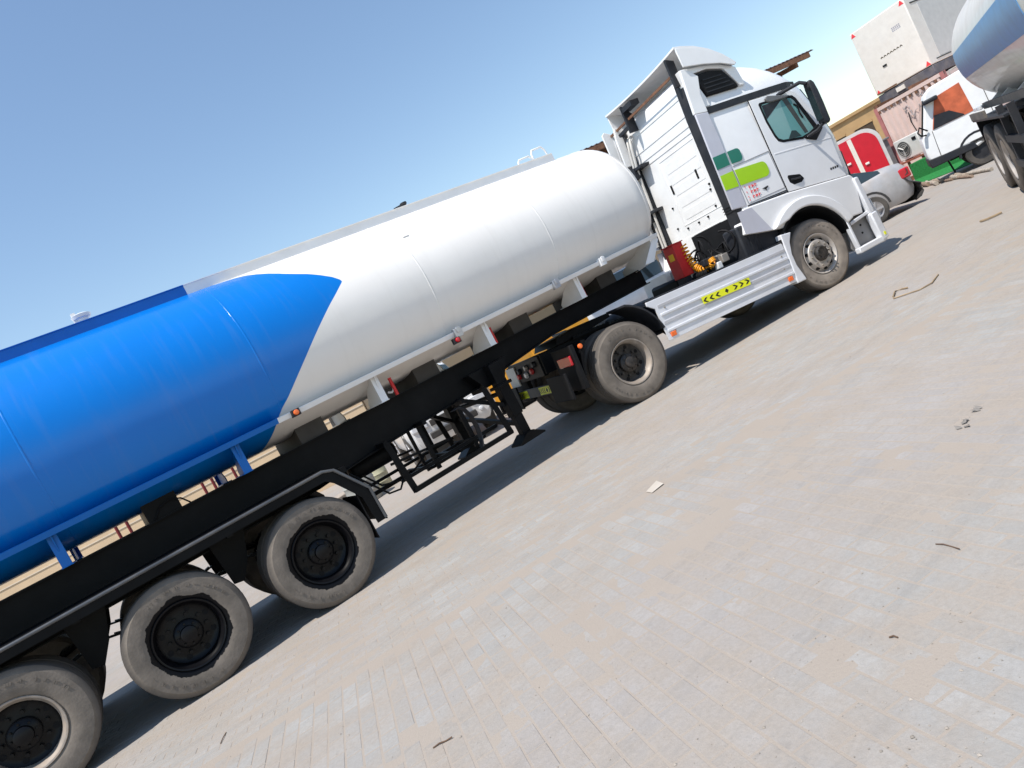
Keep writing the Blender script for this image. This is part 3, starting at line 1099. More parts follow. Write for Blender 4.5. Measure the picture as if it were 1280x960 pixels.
# side skirt with pressed ridges
SK = [(.52, 1.15), (.50, 1.14), (.63, 1.03), (.65, .57), (2.96, .56), (3.02, 1.16)]
for sy in (-1, 1):
    yo = sy * 1.235
    sk = TP(MB().prism([(.64, .565), (2.98, .56), (2.98, 1.155), (.52, 1.155), (.52, 1.10), (.62, 1.03)], yo, yo - sy * .03, 'y'), 'side_skirt', silver, smooth=30, bevel=.006)
    for z, h in ((.925, .018), (.695, .018)):
        TP(MB().prism([(.66, z - h), (2.97, z - h), (2.97, z + h * .3), (2.97, z + h), (.66, z + h), (.66, z + h * .3)], yo, yo + sy * .016, 'y'), 'ridge', silver, sk, smooth=30, bevel=.006)
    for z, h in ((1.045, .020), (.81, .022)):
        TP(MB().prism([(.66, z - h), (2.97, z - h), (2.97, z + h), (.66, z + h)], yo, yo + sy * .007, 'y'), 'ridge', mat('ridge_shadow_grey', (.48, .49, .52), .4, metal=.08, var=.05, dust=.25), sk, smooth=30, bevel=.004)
    TP(MB().box(.53, 2.98, min(yo, yo - sy * .10), max(yo, yo - sy * .10), 1.157, 1.175), 'top_rail', dgrey, sk, smooth=30, bevel=.006)
    for x, z in ((.76, 1.0), (.78, .66), (2.88, .98), (2.9, .66), (2.84, .80)):
        TP(MB().lathe([(0, sy * .012), (.011, sy * .010), (.014, 0)], 10, 'y', (x, yo, z)), 'bolt', steel, sk, smooth=40)
    for x in (.73, 2.88):
        TP(MB().box(x - .045, x + .045, min(yo, yo + sy * .018), max(yo, yo + sy * .018), .60, .665), 'side_marker', orange, sk, smooth=30, bevel=.008)
    # fender panel standing in front of the skirt, by the steer wheel
    pts = [(3.0, 1.27), (3.20, 1.25), (3.115, 1.12), (3.07, .95), (3.075, .78), (3.12, .63), (3.15, .53), (2.97, .53), (2.985, .80), (2.99, 1.0)]
    TP(MB().prism(pts, sy * 1.25, sy * 1.05, 'y'), 'arch_panel', silver, smooth=30, bevel=.015, segs=3)
yo = -1.235
stk = TP(MB().prism([(1.34, .82), (2.19, .80), (2.20, .90), (1.34, .92)], yo - .0165, yo - .0195, 'y'), 'reflective_sticker', yellow, smooth=0)
for p in chevrons(1.36, 2.18, .815, .905, 4):
    TP(MB().prism(p, yo - .0195, yo - .0212, 'y'), 'sticker_arrow', chev, stk, smooth=0)

# engine, gearbox, reservoirs and hoses behind the cab
TP(MB().box(1.7, 3.2, -.40, .40, .75, 1.30), 'gearbox', black, smooth=30, bevel=.05)
TP(MB().lathe([(0, -.36), (.08, -.34), (.11, -.28), (.11, .28), (.08, .34), (0, .36)], 20, 'y', (2.30, -.30, 1.28)), 'air_tank', dgrey, smooth=40)
TP(MB().lathe([(0, -.30), (.09, -.28), (.12, -.2), (.12, .2), (.09, .28), (0, .30)], 20, 'x', (2.25, -.80, 1.24)), 'filter_housing', dgrey, smooth=40)
TP(MB().lathe([(0, .62), (.27, .64), (.31, .70), (.31, 1.5), (.27, 1.56), (0, 1.58)], 24, 'x', (.3, -.85, .86)), 'fuel_tank', dgrey, smooth=40)
TP(MB().lathe([(0, .62), (.27, .64), (.31, .70), (.31, 1.9), (.27, 1.96), (0, 1.98)], 24, 'x', (.4, .85, .86)), 'fuel_tank', dgrey, smooth=40)
rnd = random.Random(3)
for k in range(14):
    x, y, z = 1.78 + rnd.random() * .6, -1.0 + rnd.random() * .9, 1.10 + rnd.random() * .25
    s = .03 + rnd.random() * .05
    TP(MB().box(x - s, x + s, y - s * .8, y + s * .8, z - s, z + s), 'valve_block', rnd.choice((dgrey, black, steel, dgrey)), smooth=30, bevel=.01)
TP(MB().box(2.02, 2.10, -.98, -.86, 1.17, 1.27), 'valve_block', white, smooth=30, bevel=.01)


def coil(path, rad, turns, r, m, name):
    pts = []
    n = turns * 12
    path = [Vector(p) for p in path]
    seg = len(path) - 1
    for i in range(n + 1):
        t = i / n * seg
        k = min(int(t), seg - 1)
        c = path[k].lerp(path[k + 1], t - k)
        d = (path[k + 1] - path[k]).normalized()
        u = d.cross(Vector((.3, 1, .2))).normalized()
        w = d.cross(u)
        a = 2 * math.pi * i / 12
        pts.append(c + u * rad * math.cos(a) + w * rad * math.sin(a))
    TP(MB().tube(pts, r, 6), name, m, smooth=60)


coil([(1.86, -.62, 1.70), (1.86, -.63, 1.50), (1.88, -.66, 1.34), (1.92, -.72, 1.26)], .045, 11, .012, hose_y, 'coiled_air_hose')
coil([(1.92, -.72, 1.26), (1.98, -.84, 1.25), (2.0, -.92, 1.30), (2.0, -.90, 1.36)], .045, 9, .012, hose_y, 'coiled_air_hose')
coil([(1.84, -.52, 1.20), (1.88, -.70, 1.19), (1.92, -.88, 1.19)], .05, 12, .011, rubber, 'coiled_air_hose')
for k in range(16):
    c = (rnd.uniform(1.95, 2.45), rnd.uniform(-1.0, -.1), rnd.uniform(1.22, 1.48))
    rr = rnd.uniform(.09, .22)
    ph, az_ = rnd.uniform(0, 6), rnd.uniform(0, 3.1)
    TP(MB().tube([(c[0] + rr * math.cos(ph + t) * math.cos(az_), c[1] + rr * math.cos(ph + t) * math.sin(az_), min(1.74, c[2] + rr * math.sin(ph + t) + .02 * t)) for t in [i * .28 for i in range(18)]], rnd.choice((.010, .013, .016)), 6), 'hose', rubber, smooth=60)
# red box with a yellow label
rb = TP(MB().box(1.68, 1.86, -.62, -.36, 1.26, 1.76), 'red_tool_box', red, smooth=30, bevel=.006)
TP(MB().box(1.665, 1.875, -.635, -.345, 1.761, 1.775), 'box_lid', red, rb, smooth=30)
TP(MB().box(1.676, 1.6795, -.56, -.44, 1.54, 1.64), 'box_label', mat('yellow_print', (.85, .5, .01), .5), rb, smooth=0)
TP(MB().box(1.70, 1.84, -.60, -.38, 1.08, 1.26), 'box_stand', dgrey, smooth=30)

# ---- cab
YC = -.12


def slice_(z, xr, xf, hw, rf=.32, rr=.05, bow=.06):
    """outline of the cab at height z, counter-clockwise"""
    o = []

    def corner(cx, cy, r, a0, a1, n=7):
        for k in range(n + 1):
            a = R(a0 + (a1 - a0) * k / n)
            o.append((cx + r * math.cos(a), YC + cy + r * math.sin(a), z))
    corner(xr + rr, -hw + rr, rr, 180, 270, 3)
    corner(xf - rf, -hw + rf, rf, 270, 360)
    for t in (.33, .66):
        o.append((xf + bow * (1 - abs(t - .5) * 1.2), YC + (-hw + rf) * (1 - t) + (hw - rf) * t, z))
    corner(xf - rf, hw - rf, rf, 0, 90)
    corner(xr + rr, hw - rr, rr, 90, 180, 3)
    return o


CS = [(1.50, 2.62, 4.80, 1.030), (1.62, 2.62, 4.90, 1.055), (1.80, 2.62, 4.93, 1.065), (2.35, 2.62, 4.93, 1.065), (2.55, 2.62, 4.89, 1.060), (2.9, 2.62, 4.78, 1.050), (3.22, 2.62, 4.66, 1.035),
      (3.36, 2.62, 4.56, 1.020), (3.48, 2.62, 4.45, 1.000), (3.60, 2.62, 4.33, 0.960), (3.72, 2.63, 4.17, 0.910), (3.82, 2.64, 3.99, 0.840), (3.90, 2.66, 3.80, 0.740), (3.96, 2.72, 3.55, 0.600), (3.99, 2.8, 3.35, 0.420)]
cab = TP(MB().loft([slice_(*c) for c in CS]), 'cab_shell', white, smooth=50)
YS = YC - 1.065      # near face of the cab side

# rear wall: panels and pressed ribs (proud of the rear face at x=2.62)
XR = 2.62


def rear_rib(y0, y1, z0, z1, th=.012, m=rearwhite, name='pressed_rib', bev=.006):
    return TP(MB().box(XR - th, XR + .004, min(y0, y1), max(y0, y1), min(z0, z1), max(z0, z1)), name, m, cab, smooth=40, bevel=bev)


rw = TP(MB().box(XR - .006, XR + .01, YC - 1.0, YC + 1.0, 1.80, 3.74), 'rear_panel', rearwhite, cab, smooth=30, bevel=.003)
for z0, z1 in ((3.66, 3.72), (3.40, 3.44), (3.25, 3.285), (3.16, 3.19)):
    rear_rib(-.90, .84, z0, z1, .014)
# framed panel in the middle of the wall with horizontal grooves
yA, yB = -.80, .16
for z0, z1 in ((3.075, 3.10), (2.00, 2.02)):
    rear_rib(yA, yB, z0, z1, .011)
for y in (yA, yB):
    rear_rib(y - .012, y + .012, 2.0, 3.1, .011)
for z0, z1 in ((2.84, 3.0), (2.66, 2.80), (2.48, 2.62), (2.28, 2.44), (2.08, 2.22)):
    rear_rib(yA + .08, yB - .10, z0, z1, .0095, bev=.003)
for y in (.10, -.58):
    TP(MB().box(XR - .015, XR - .004, y - .022, y + .022, 2.53, 2.68), 'slot', rubber, cab, smooth=30, bevel=.008)
for y, z in ((-.75, 2.38), (.27, 2.35), (-.73, 2.30), (-.70, 2.05), (-.45, 1.96), (-.2, 1.95), (.10, 1.95), (.35, 2.02)):
    TP(MB().lathe([(0, -.02), (.016, -.02), (.018, 0)], 10, 'x', (XR - .004, y, z)), 'bolt_hole', rubber, cab, smooth=40)
# lower edge of the wall with the cut-out over the gearbox
TP(MB().prism([(-1.08, 1.55), (-1.08, 1.82), (1.0, 1.82), (1.0, 1.30), (.12, 1.30), (.12, 1.78), (.02, 1.80), (-.66, 1.80), (-.74, 1.74), (-.86, 1.73), (-.9, 1.55)], XR - .012, XR + .012, 'x'), 'rear_panel', rearwhite, cab, smooth=30, bevel=.004)
TP(MB().box(2.596, 2.66, -.92, .11, 1.20, 1.795), 'cutout_shade_plate', rubber, smooth=30)  # black plate stands in for the unlit interior behind the cut-out
TP(MB().box(2.0, 2.6, .30, 1.02, 1.10, 1.45), 'step_box', rearwhite, smooth=30, bevel=.02)
TP(MB().box(2.05, 2.3, -.05, .25, 1.15, 1.42), 'step_box', mat('grey_box', (.22, .23, .25), .5, var=.1), smooth=30, bevel=.02)
# pipes with dark brackets on the off side of the wall
for y, x in ((.62, 2.50), (.70, 2.50)):
    TP(MB().tube([(x + .08, y - .10, 3.72), (x + .02, y - .12, 3.66), (x, y - .10, 3.50), (x, y - .03, 3.2), (x, y, 2.9), (x, y + .03, 2.4), (x, y + .06, 1.9), (x, y + .10, 1.45)], .022, 10), 'vertical_pipe', mat('pale_pipe', (.62, .60, .56), .45, var=.08, dust=.3), smooth=60)
for z, y in ((3.20, .60), (2.46, .72)):
    TP(MB().box(2.44, 2.62, y - .22, y + .22, z - .03, z + .02).box(2.42, 2.52, y - .02, y + .16, z - .16, z + .03), 'pipe_clamp', dgrey, smooth=30, bevel=.008)
# side deflectors: outer panel, dark rear-facing strip
for s in (-1, 1):
    ys = YC + s * 1.075
    d = TP(MB().prism([(2.44, 1.86), (2.70, 1.84), (2.72, 2.9), (2.70, 3.28), (2.47, 3.30)], ys, ys - s * .03, 'y'), 'side_deflector', fairing, smooth=30, bevel=.012)
    TP(MB().prism([(2.47, 3.302), (2.70, 3.282), (2.70, 3.55), (2.78, 3.80), (2.60, 3.95), (2.52, 3.95)], ys, ys - s * .05, 'y'), 'deflector_top', white, d, smooth=30, bevel=.008)
    ya, yb = sorted((ys - s * .031, ys - s * .30))
    TP(MB().prism([(2.54, 1.15), (2.62, 1.15), (2.62, 3.86), (2.56, 3.86), (2.535, 3.3)], ya, yb, 'y'), 'dark_strip', dgrey, smooth=30, bevel=.008)
    for z in (1.86, 1.90, 1.94, 1.50, 1.53):
        TP(MB().box(2.525, 2.55, ya - .004, yb + .004, z - .006, z + .006), 'strip_rib', dgrey, smooth=30)
TP(MB().box(2.40, 2.72, -1.15, -.82, 1.02, 1.62), 'intake_duct', dgrey, smooth=30, bevel=.03)
# far deflector inner lining
TP(MB().prism([(2.36, 1.9), (2.62, 1.9), (2.62, 3.9), (2.40, 4.02), (2.34, 3.98)], YC + 1.06, YC + 1.03, 'y'), 'deflector_lining', rearwhite, smooth=30, bevel=.006)

# roof air deflector
tp = [(2.53, 4.275), (2.66, 4.262), (2.87, 4.215), (3.1, 4.12), (3.3, 3.99), (3.47, 3.83)]
sp = MB()
ny = 12
for s0, dz in ((0, 0), (1, -.03)):
    pass
loops = []
for x, z in tp:
    top, bot = [], []
    for k in range(ny + 1):
        t = -1 + 2 * k / ny
        y = -.17 + t * 1.06
        dip = -.05 * (1 - abs(t) ** 2.2) * max(0, (3.0 - x)) / .6
        crown = .05 * (1 - t * t) * max(0, (x - 2.9)) / .6
        top.append((x, y, z + dip + crown))
        bot.append((x, y, z + dip + crown - .03))
    loops.append(top + bot[::-1])
sp.loft(loops)
spo = TP(sp, 'roof_deflector', white, smooth=45, bevel=.004)
for s in (-1, 1):
    ys = -.17 + s * 1.063
    TP(MB().prism([(2.55, 4.25), (2.66, 4.235), (2.87, 4.19), (3.1, 4.095), (3.3, 3.97), (3.46, 3.82), (3.44, 3.785), (3.2, 3.87), (2.9, 3.93), (2.60, 3.965), (2.57, 3.97)], ys, ys - s * .025, 'y'), 'deflector_cheek', white, spo, smooth=30, bevel=.006)
    # dark air vent under the cheek
    ve = TP(MB().prism([(2.72, 3.84), (2.83, 3.50), (3.42, 3.49), (3.40, 3.56), (3.25, 3.79), (3.0, 3.84)], YC + s * 1.045, YC + s * .80, 'y'), 'roof_vent', rubber, smooth=30, bevel=.02)
    vs = MB()
    for k in range(4):
        z = 3.55 + .06 * k
        vs.bar((2.84, YC + s * 1.05, z), (3.34 - .05 * k, YC + s * 1.05, z - .0), .012, .014)
    TP(vs, 'vent_louvre', dgrey, ve, smooth=30)
    # fill panel round the vent
    TP(MB().prism([(2.53, 3.96), (2.60, 3.36), (2.82, 3.36), (2.80, 3.50), (2.69, 3.86), (3.0, 3.875), (3.28, 3.81), (3.45, 3.50), (3.55, 3.50), (3.50, 3.78), (3.2, 3.90), (2.9, 3.94)], YC + s * 1.04, YC + s * .90, 'y'), 'roof_side_panel', white, smooth=30, bevel=.01)
TP(MB().bar((2.50, -1.0, 3.96), (2.50, .98, 3.92), .03, .035), 'deflector_stay', rust, smooth=30)
TP(MB().prism([(2.44, 3.72), (2.60, 3.72), (2.60, 4.0), (2.46, 4.16), (2.44, 4.16)], .28, .32, 'y'), 'deflector_bracket', dgrey, smooth=30)
TP(MB().prism([(2.44, 4.05), (2.60, 4.05), (2.60, 4.13), (2.44, 4.13)], .0, .30, 'y'), 'deflector_bracket', dgrey, smooth=30)
TP(MB().prism([(2.46, 3.78), (2.60, 3.78), (2.60, 4.15), (2.46, 4.2)], -1.06, -1.02, 'y'), 'deflector_bracket', dgrey, smooth=30)
TP(MB().bar((2.45, .60, 3.80), (2.55, .30, 3.86), .06, .05), 'deflector_bracket', dgrey, smooth=30)
TP(MB().prism([(2.40, 3.3), (2.62, 3.3), (2.62, 3.95), (2.46, 3.98), (2.42, 3.8)], .70, .74, 'y'), 'deflector_lining', rearwhite, smooth=30, bevel=.01)

# black roof band and sun visor
for s in (-1, 1):
    yb_ = YC + s * 1.04
    bm_ = MB()
    for (xa, za, oa), (xb, zb, ob) in zip([(2.70, 3.30, .0), (3.3, 3.30, 0), (3.9, 3.295, 0), (4.25, 3.29, -.004)], [(3.3, 3.30, 0), (3.9, 3.295, 0), (4.25, 3.29, -.004), (4.45, 3.27, -.055)]):
        bm_.bar((xa, yb_ + s * oa, za), (xb, yb_ + s * ob, zb), .028, .095)
    TP(bm_, 'roof_band', dgrey, cab, smooth=30)
vz = [(4.42, -1.06), (4.60, -.95), (4.74, -.7), (4.80, 0), (4.74, .58), (4.60, .83), (4.42, .94)]
vm = MB()
for (xa, ya), (xb, yb) in zip(vz[:-1], vz[1:]):
    vm.bar((xa, ya, 3.26), (xb, yb, 3.26), .05, .16)
TP(vm, 'sun_visor', dgrey, cab, smooth=30)
# windscreen
ws = MB()
lps = []
for z, xf, hw in ((2.30, 4.945, 1.0), (2.55, 4.905, 1.0), (2.9, 4.795, .99), (3.18, 4.695, .98)):
    lps.append([(xf - .16 + .21 * (1 - (t / 1.0) ** 2 * .9), YC + t * hw, z) for t in [-1 + .125 * k for k in range(17)]] + [(xf - .20 + .21 * (1 - (t / 1.0) ** 2 * .9), YC + t * hw, z) for t in [1 - .125 * k for k in range(17)]])
ws.loft(lps)
TP(ws, 'windscreen', glass_dark, cab, smooth=50)

# doors
for s in (-1, 1):
    yd = YC + s * 1.065

    def dp(pts, a, b):
        return MB().prism(pts, yd + s * a, yd + s * b, 'y')
    door = TP(dp([(3.50, 1.80), (3.452, 3.235), (4.18, 3.215), (4.34, 3.15), (4.60, 2.62), (4.66, 2.35), (4.655, 1.70), (4.15, 1.745)], .006, -.05), 'door', white, smooth=30, bevel=.006)
    # shut line
    gp = MB()
    for a, b in (((3.49, 1.78), (3.442, 3.245)), ((3.49, 1.79), (4.15, 1.735)), ((4.15, 1.735), (4.665, 1.69))):
        gp.bar((a[0], yd + s * .0015, a[1]), (b[0], yd + s * .0015, b[1]), .006, .016, (1, 0, 0))
    TP(gp, 'shut_line', rubber, door, smooth=0)
    win = [(3.59, 3.14), (3.60, 2.86), (3.645, 2.62), (3.68, 2.54), (3.76, 2.50), (4.13, 2.445), (4.44, 2.50), (4.50, 2.54), (4.30, 3.06), (4.25, 3.115), (4.06, 3.145), (3.62, 3.16)]
    fr_ = TP(dp(win, .012, -.02), 'window_frame', rubber, door, smooth=30, bevel=.006)
    win2 = [(3.625, 3.10), (3.635, 2.87), (3.675, 2.645), (3.705, 2.575), (3.775, 2.535), (4.13, 2.482), (4.40, 2.525), (4.24, 3.03), (4.20, 3.075), (4.05, 3.11), (3.65, 3.12)]
    TP(dp(win2, .0145, .008), 'window_pane', teal, door, smooth=30)
    TP(dp([(3.63, 3.11), (3.632, 2.90), (4.03, 3.105)], .0165, .0145), 'window_shade', dgrey, door, smooth=0)
    TP(dp([(4.03, 3.10), (4.20, 2.52), (4.27, 2.52), (4.13, 3.09)], .0165, .0145), 'pillar', mat('interior_grey', (.05, .055, .05), .5, var=.1), door, smooth=0)
    TP(MB().tube([(4.20, yd + s * .02, 2.98), (4.25, yd + s * .03, 2.93), (4.24, yd + s * .03, 2.82), (4.27, yd + s * .02, 2.74)], .012, 8), 'grab_handle', rubber, door, smooth=60)
    TP(dp([(3.86, 2.51), (3.98, 2.62), (4.06, 2.60), (4.12, 2.50)], .0168, .0145), 'seat_edge', mat('interior_dark', (.02, .04, .04), .5), door, smooth=0)
    # rubber wiper-like eyebrow above the window and lower mirror foot
    TP(dp([(3.72, 3.185), (3.78, 3.215), (3.98, 3.17), (4.18, 3.12), (4.10, 3.10), (3.80, 3.11), (3.74, 3.13)], .045, .004), 'rain_deflector', mat('smoke_grey', (.12, .12, .12), .4), door, smooth=30, bevel=.012)
    TP(dp([(4.15, 2.46), (4.50, 2.58), (4.56, 2.50), (4.36, 2.36), (4.2, 2.42)], .03, .004), 'mirror_foot', rubber, door, smooth=30, bevel=.01)
    # handle recess
    hd = TP(dp([(3.58, 2.0), (3.60, 2.03), (3.82, 1.985), (3.87, 1.90), (3.80, 1.86), (3.65, 1.865), (3.585, 1.92)], .012, -.01), 'door_handle', rubber, door, smooth=30, bevel=.015)
    TP(MB().tube([(3.62, yd + s * .016, 1.95), (3.70, yd + s * .03, 1.935), (3.80, yd + s * .016, 1.93)], .014, 8), 'handle_grip', dgrey, hd, smooth=60)
    # lower crease below the window
    TP(dp([(3.52, 2.375), (4.655, 2.31), (4.655, 2.33), (3.52, 2.395)], .010, .003), 'body_crease', white, door, smooth=30, bevel=.004)
    # sleeper locker lid
    lk = MB()
    for a, b in (((2.74, 2.43), (3.44, 2.46)), ((3.44, 2.46), (3.47, 1.88)), ((3.47, 1.88), (2.75, 1.86)), ((2.72, 2.4), (2.75, 1.86))):
        lk.bar((a[0], yd + s * .001, a[1]), (b[0], yd + s * .001, b[1]), .006, .008, (1, 0, 0))
    TP(lk, 'locker_seam', mat('seam_grey', (.25, .25, .26), .6), cab, smooth=0)
    TP(MB().box(2.72, 4.66, min(yd - s * .02, yd + s * .002), max(yd - s * .02, yd + s * .002), 1.825, 1.842).box(2.72, 3.5, min(yd - s * .02, yd + s * .006), max(yd - s * .02, yd + s * .006), 1.80, 1.82), 'sill_seam', dgrey, cab, smooth=0)
    # mirror on two arms
    ym = YC + s * 1.33
    mi = MB()
    lps = []
    for z, w0, w1 in ((2.50, 4.34, 4.43), (2.54, 4.31, 4.45), (2.8, 4.31, 4.45), (3.0, 4.30, 4.44), (3.12, 4.30, 4.42), (3.17, 4.31, 4.38)):
        dd = .065
        lps.append([(w0, ym - dd, z), (w1 - .03, ym - dd, z), (w1 + .02, ym, z), (w1 - .03, ym + dd, z), (w0, ym + dd, z)])
    mi.loft(lps)
    mr_ = TP(mi, 'mirror', dgrey, smooth=50, bevel=.02)
    TP(MB().box(4.296, 4.304, ym - .055, ym + .055, 2.58, 3.08), 'mirror_glass', glass_dark, mr_, smooth=0)
    TP(MB().tube([(4.30, ym, 3.15), (4.24, ym - s * .04, 3.20), (4.12, YC + s * 1.10, 3.20), (3.96, YC + s * 1.04, 3.18)], .028, 10), 'mirror_arm', dgrey, mr_, smooth=60)
    TP(MB().tube([(4.32, ym, 2.52), (4.28, ym - s * .08, 2.47), (4.22, YC + s * 1.08, 2.45), (4.2, YC + s * 1.04, 2.45)], .024, 10), 'mirror_arm', dgrey, mr_, smooth=60)
    # decals
    dec = lambda pts, m, n, o=.0095: TP(dp(pts, o, o - .004), n, m, cab, smooth=0)
    r_ = .07
    dec([(2.74, 2.47), (2.74, 2.655)] + arc(2.90, 2.60, .06, 90, 0, 5) + arc(2.90, 2.53, .06, 0, -90, 5), green_d, 'green_stripe')
    dec([(2.455, 2.46), (2.70, 2.47), (2.70, 2.655), (2.46, 2.645)], green_d, 'green_stripe', .0145)
    dec([(2.74, 2.14), (2.74, 2.375)] + arc(3.23, 2.27, .085, 90, 0, 5) + arc(3.23, 2.215, .085, 0, -90, 5), lime, 'lime_stripe')
    dec([(2.455, 2.15), (2.70, 2.14), (2.70, 2.375), (2.46, 2.365)], lime, 'lime_stripe', .0145)
    prt = MB()
    rnd = random.Random(5)
    for row in range(3):
        z = 2.08 - row * .075
        for k in range(3):
            x = 2.86 + k * .055 + row * .004
            prt.prism([(x, z - .025), (x + .012, z - .025), (x + .012, z + .02), (x, z + .02)], yd + s * .007, yd + s * .005, 'y')
            prt.prism([(x + .014, z - .012 * (k % 2)), (x + .038, z - .012 * (k % 2)), (x + .038, z + .012), (x + .014, z + .012)], yd + s * .007, yd + s * .005, 'y')
    for z in (2.10, 2.02, 1.95, 1.90):
        prt.box(2.79, 2.80, min(yd + s * .004, yd + s * .007), max(yd + s * .004, yd + s * .007), z - .012, z + .01)
    TP(prt, 'red_lettering', redprint, cab, smooth=0)
    TP(dp([(3.07, 1.985), (3.19, 2.0), (3.19, 1.985), (3.145, 1.965), (3.135, 1.935), (3.12, 1.965)], .0085, .004), 'emblem', chev, cab, smooth=0)
    num = MB()
    for k, (a, b) in enumerate(((4.40, 1), (4.445, 0), (4.49, 1), (4.535, 0))):
        num.prism([(a, 1.865), (a + .03, 1.863), (a + .04, 1.895), (a + .01, 1.897)], yd + s * .0085, yd + s * .006, 'y')
    TP(num, 'model_number', chev, door, smooth=0)
    # lower cab side with wheel arch
    WX, WZ = 3.585, .79
    low = [(2.47, 1.47), (2.60, 1.82), (3.48, 1.79), (4.15, 1.735), (4.70, 1.69), (4.77, 1.60), (4.66, 1.08), (4.30, 1.10)]
    low += arc(WX, WZ, .70, 25, 128, 14)
    low += [(2.94, 1.38)]
    lw = TP(dp(low, .03, -.22), 'lower_side_panel', white, smooth=35, bevel=.018, segs=3)
    fl_ = arc(WX, WZ, .865, 20, 138, 18) + arc(WX, WZ, .715, 118, 20, 16)
    TP(dp(fl_, .095, .0), 'wheel_arch_flare', white, smooth=35, bevel=.022, segs=3)
    TP(dp(arc(WX, WZ, .72, 10, 150, 16) + arc(WX, WZ, .69, 150, 10, 16), .05, -.42), 'arch_liner', rubber, smooth=40)
    TP(dp([(2.47, 1.47), (2.475, 1.80), (2.74, 1.79), (2.93, 1.40), (2.92, 1.385)], .034, .0305), 'corner_trim', fairing, smooth=30)
    TP(MB().lathe([(0, s * .05), (.03, s * .045), (.045, s * .02), (.045, 0)], 16, 'y', (4.24, yd + s * .035, 1.20)), 'side_lamp', redlens, smooth=40)
    # dark gap under the panel
    TP(dp([(2.5, 1.47), (3.1, 1.36), (3.05, .95), (2.6, .95)], -.05, -.30), 'under_panel', dgrey, smooth=30)
    # bumper end: uprights, bars and recessed step plate
    bp_ = TP(MB().bar((4.75, yd + s * .01, 1.62), (4.80, yd + s * .02, 1.02), .10, .10, (1, 0, 0)).bar((4.80, yd + s * .02, 1.03), (4.85, yd + s * .02, .58), .12, .14, (1, 0, 0)), 'bumper_upright', silver, smooth=30, bevel=.02)
    TP(MB().bar((4.88, yd + s * .02, .60), (4.28, yd + s * .02, .575), .10, .09), 'bumper_bar', silver, smooth=30, bevel=.015)
    TP(MB().bar((4.27, yd + s * .02, 1.06), (4.315, yd + s * .02, .56), .08, .05, (1, 0, 0)), 'bumper_bar', silver, smooth=30, bevel=.015)
    TP(MB().bar((4.36, yd, 1.00), (4.76, yd, 1.06), .05, .05), 'bumper_bar', silver, smooth=30, bevel=.01)
    TP(dp([(4.30, .60), (4.32, 1.09), (4.80, 1.09), (4.84, .62)], -.07, -.10), 'step_plate', mat('step_grey', (.20, .205, .215), .5, var=.12, dust=.3), smooth=30)
    TP(dp([(4.33, 1.06), (4.36, 1.12), (4.72, 1.15), (4.74, 1.08)], -.02, -.06), 'step_recess', dgrey, smooth=30)
    for x, z in ((4.40, .72), (4.62, .92), (4.60, .80)):
        TP(MB().lathe([(0, s * -.06), (.015, s * -.06), (.017, s * -.075)], 10, 'y', (x, yd, z)), 'bolt', rubber, smooth=40)
    TP(MB().box(4.835, 4.875, min(yd + s * .06, yd + s * .085), max(yd + s * .06, yd + s * .085), .64, .69), 'reflector', yellow, smooth=30)
# bumper across the front
TP(MB().prism([(4.86, .55), (4.98, .62), (5.02, .95), (4.96, 1.25), (4.88, 1.25), (4.80, .9)], YC - 1.05, YC + 1.05, 'y'), 'front_bumper', silver, smooth=30, bevel=.03)
TP(MB().box(4.90, 4.955, YC - .9, YC + .9, 1.27, 2.1), 'grille', dgrey, smooth=30, bevel=.02)
for s in (-1, 1):
    TP(MB().box(4.95, 5.03, YC + s * .82 - .2, YC + s * .82 + .2, .85, 1.08), 'headlamp', mat('lamp_clear', (.7, .72, .75), .1, coat=.6), smooth=30, bevel=.03)

# ------------------------------------------------------------------ generic road vehicle
car_glass = mat('car_window_glass', (.03, .045, .05), .05, var=.05, coat=.4)
car_tyre = mat('car_tyre', (.03, .028, .026), .8, var=.2, dust=.5, dcol=(.2, .17, .14))
alloy = mat('alloy_wheel', (.55, .55, .57), .35, metal=.6, var=.08, dust=.3)
lampw = mat('headlamp_lens', (.65, .66, .68), .12, coat=.5, var=.05)
trim = mat('black_bumper_trim', (.02, .02, .021), .6, var=.15, dust=.3, dcol=(.2, .17, .14))


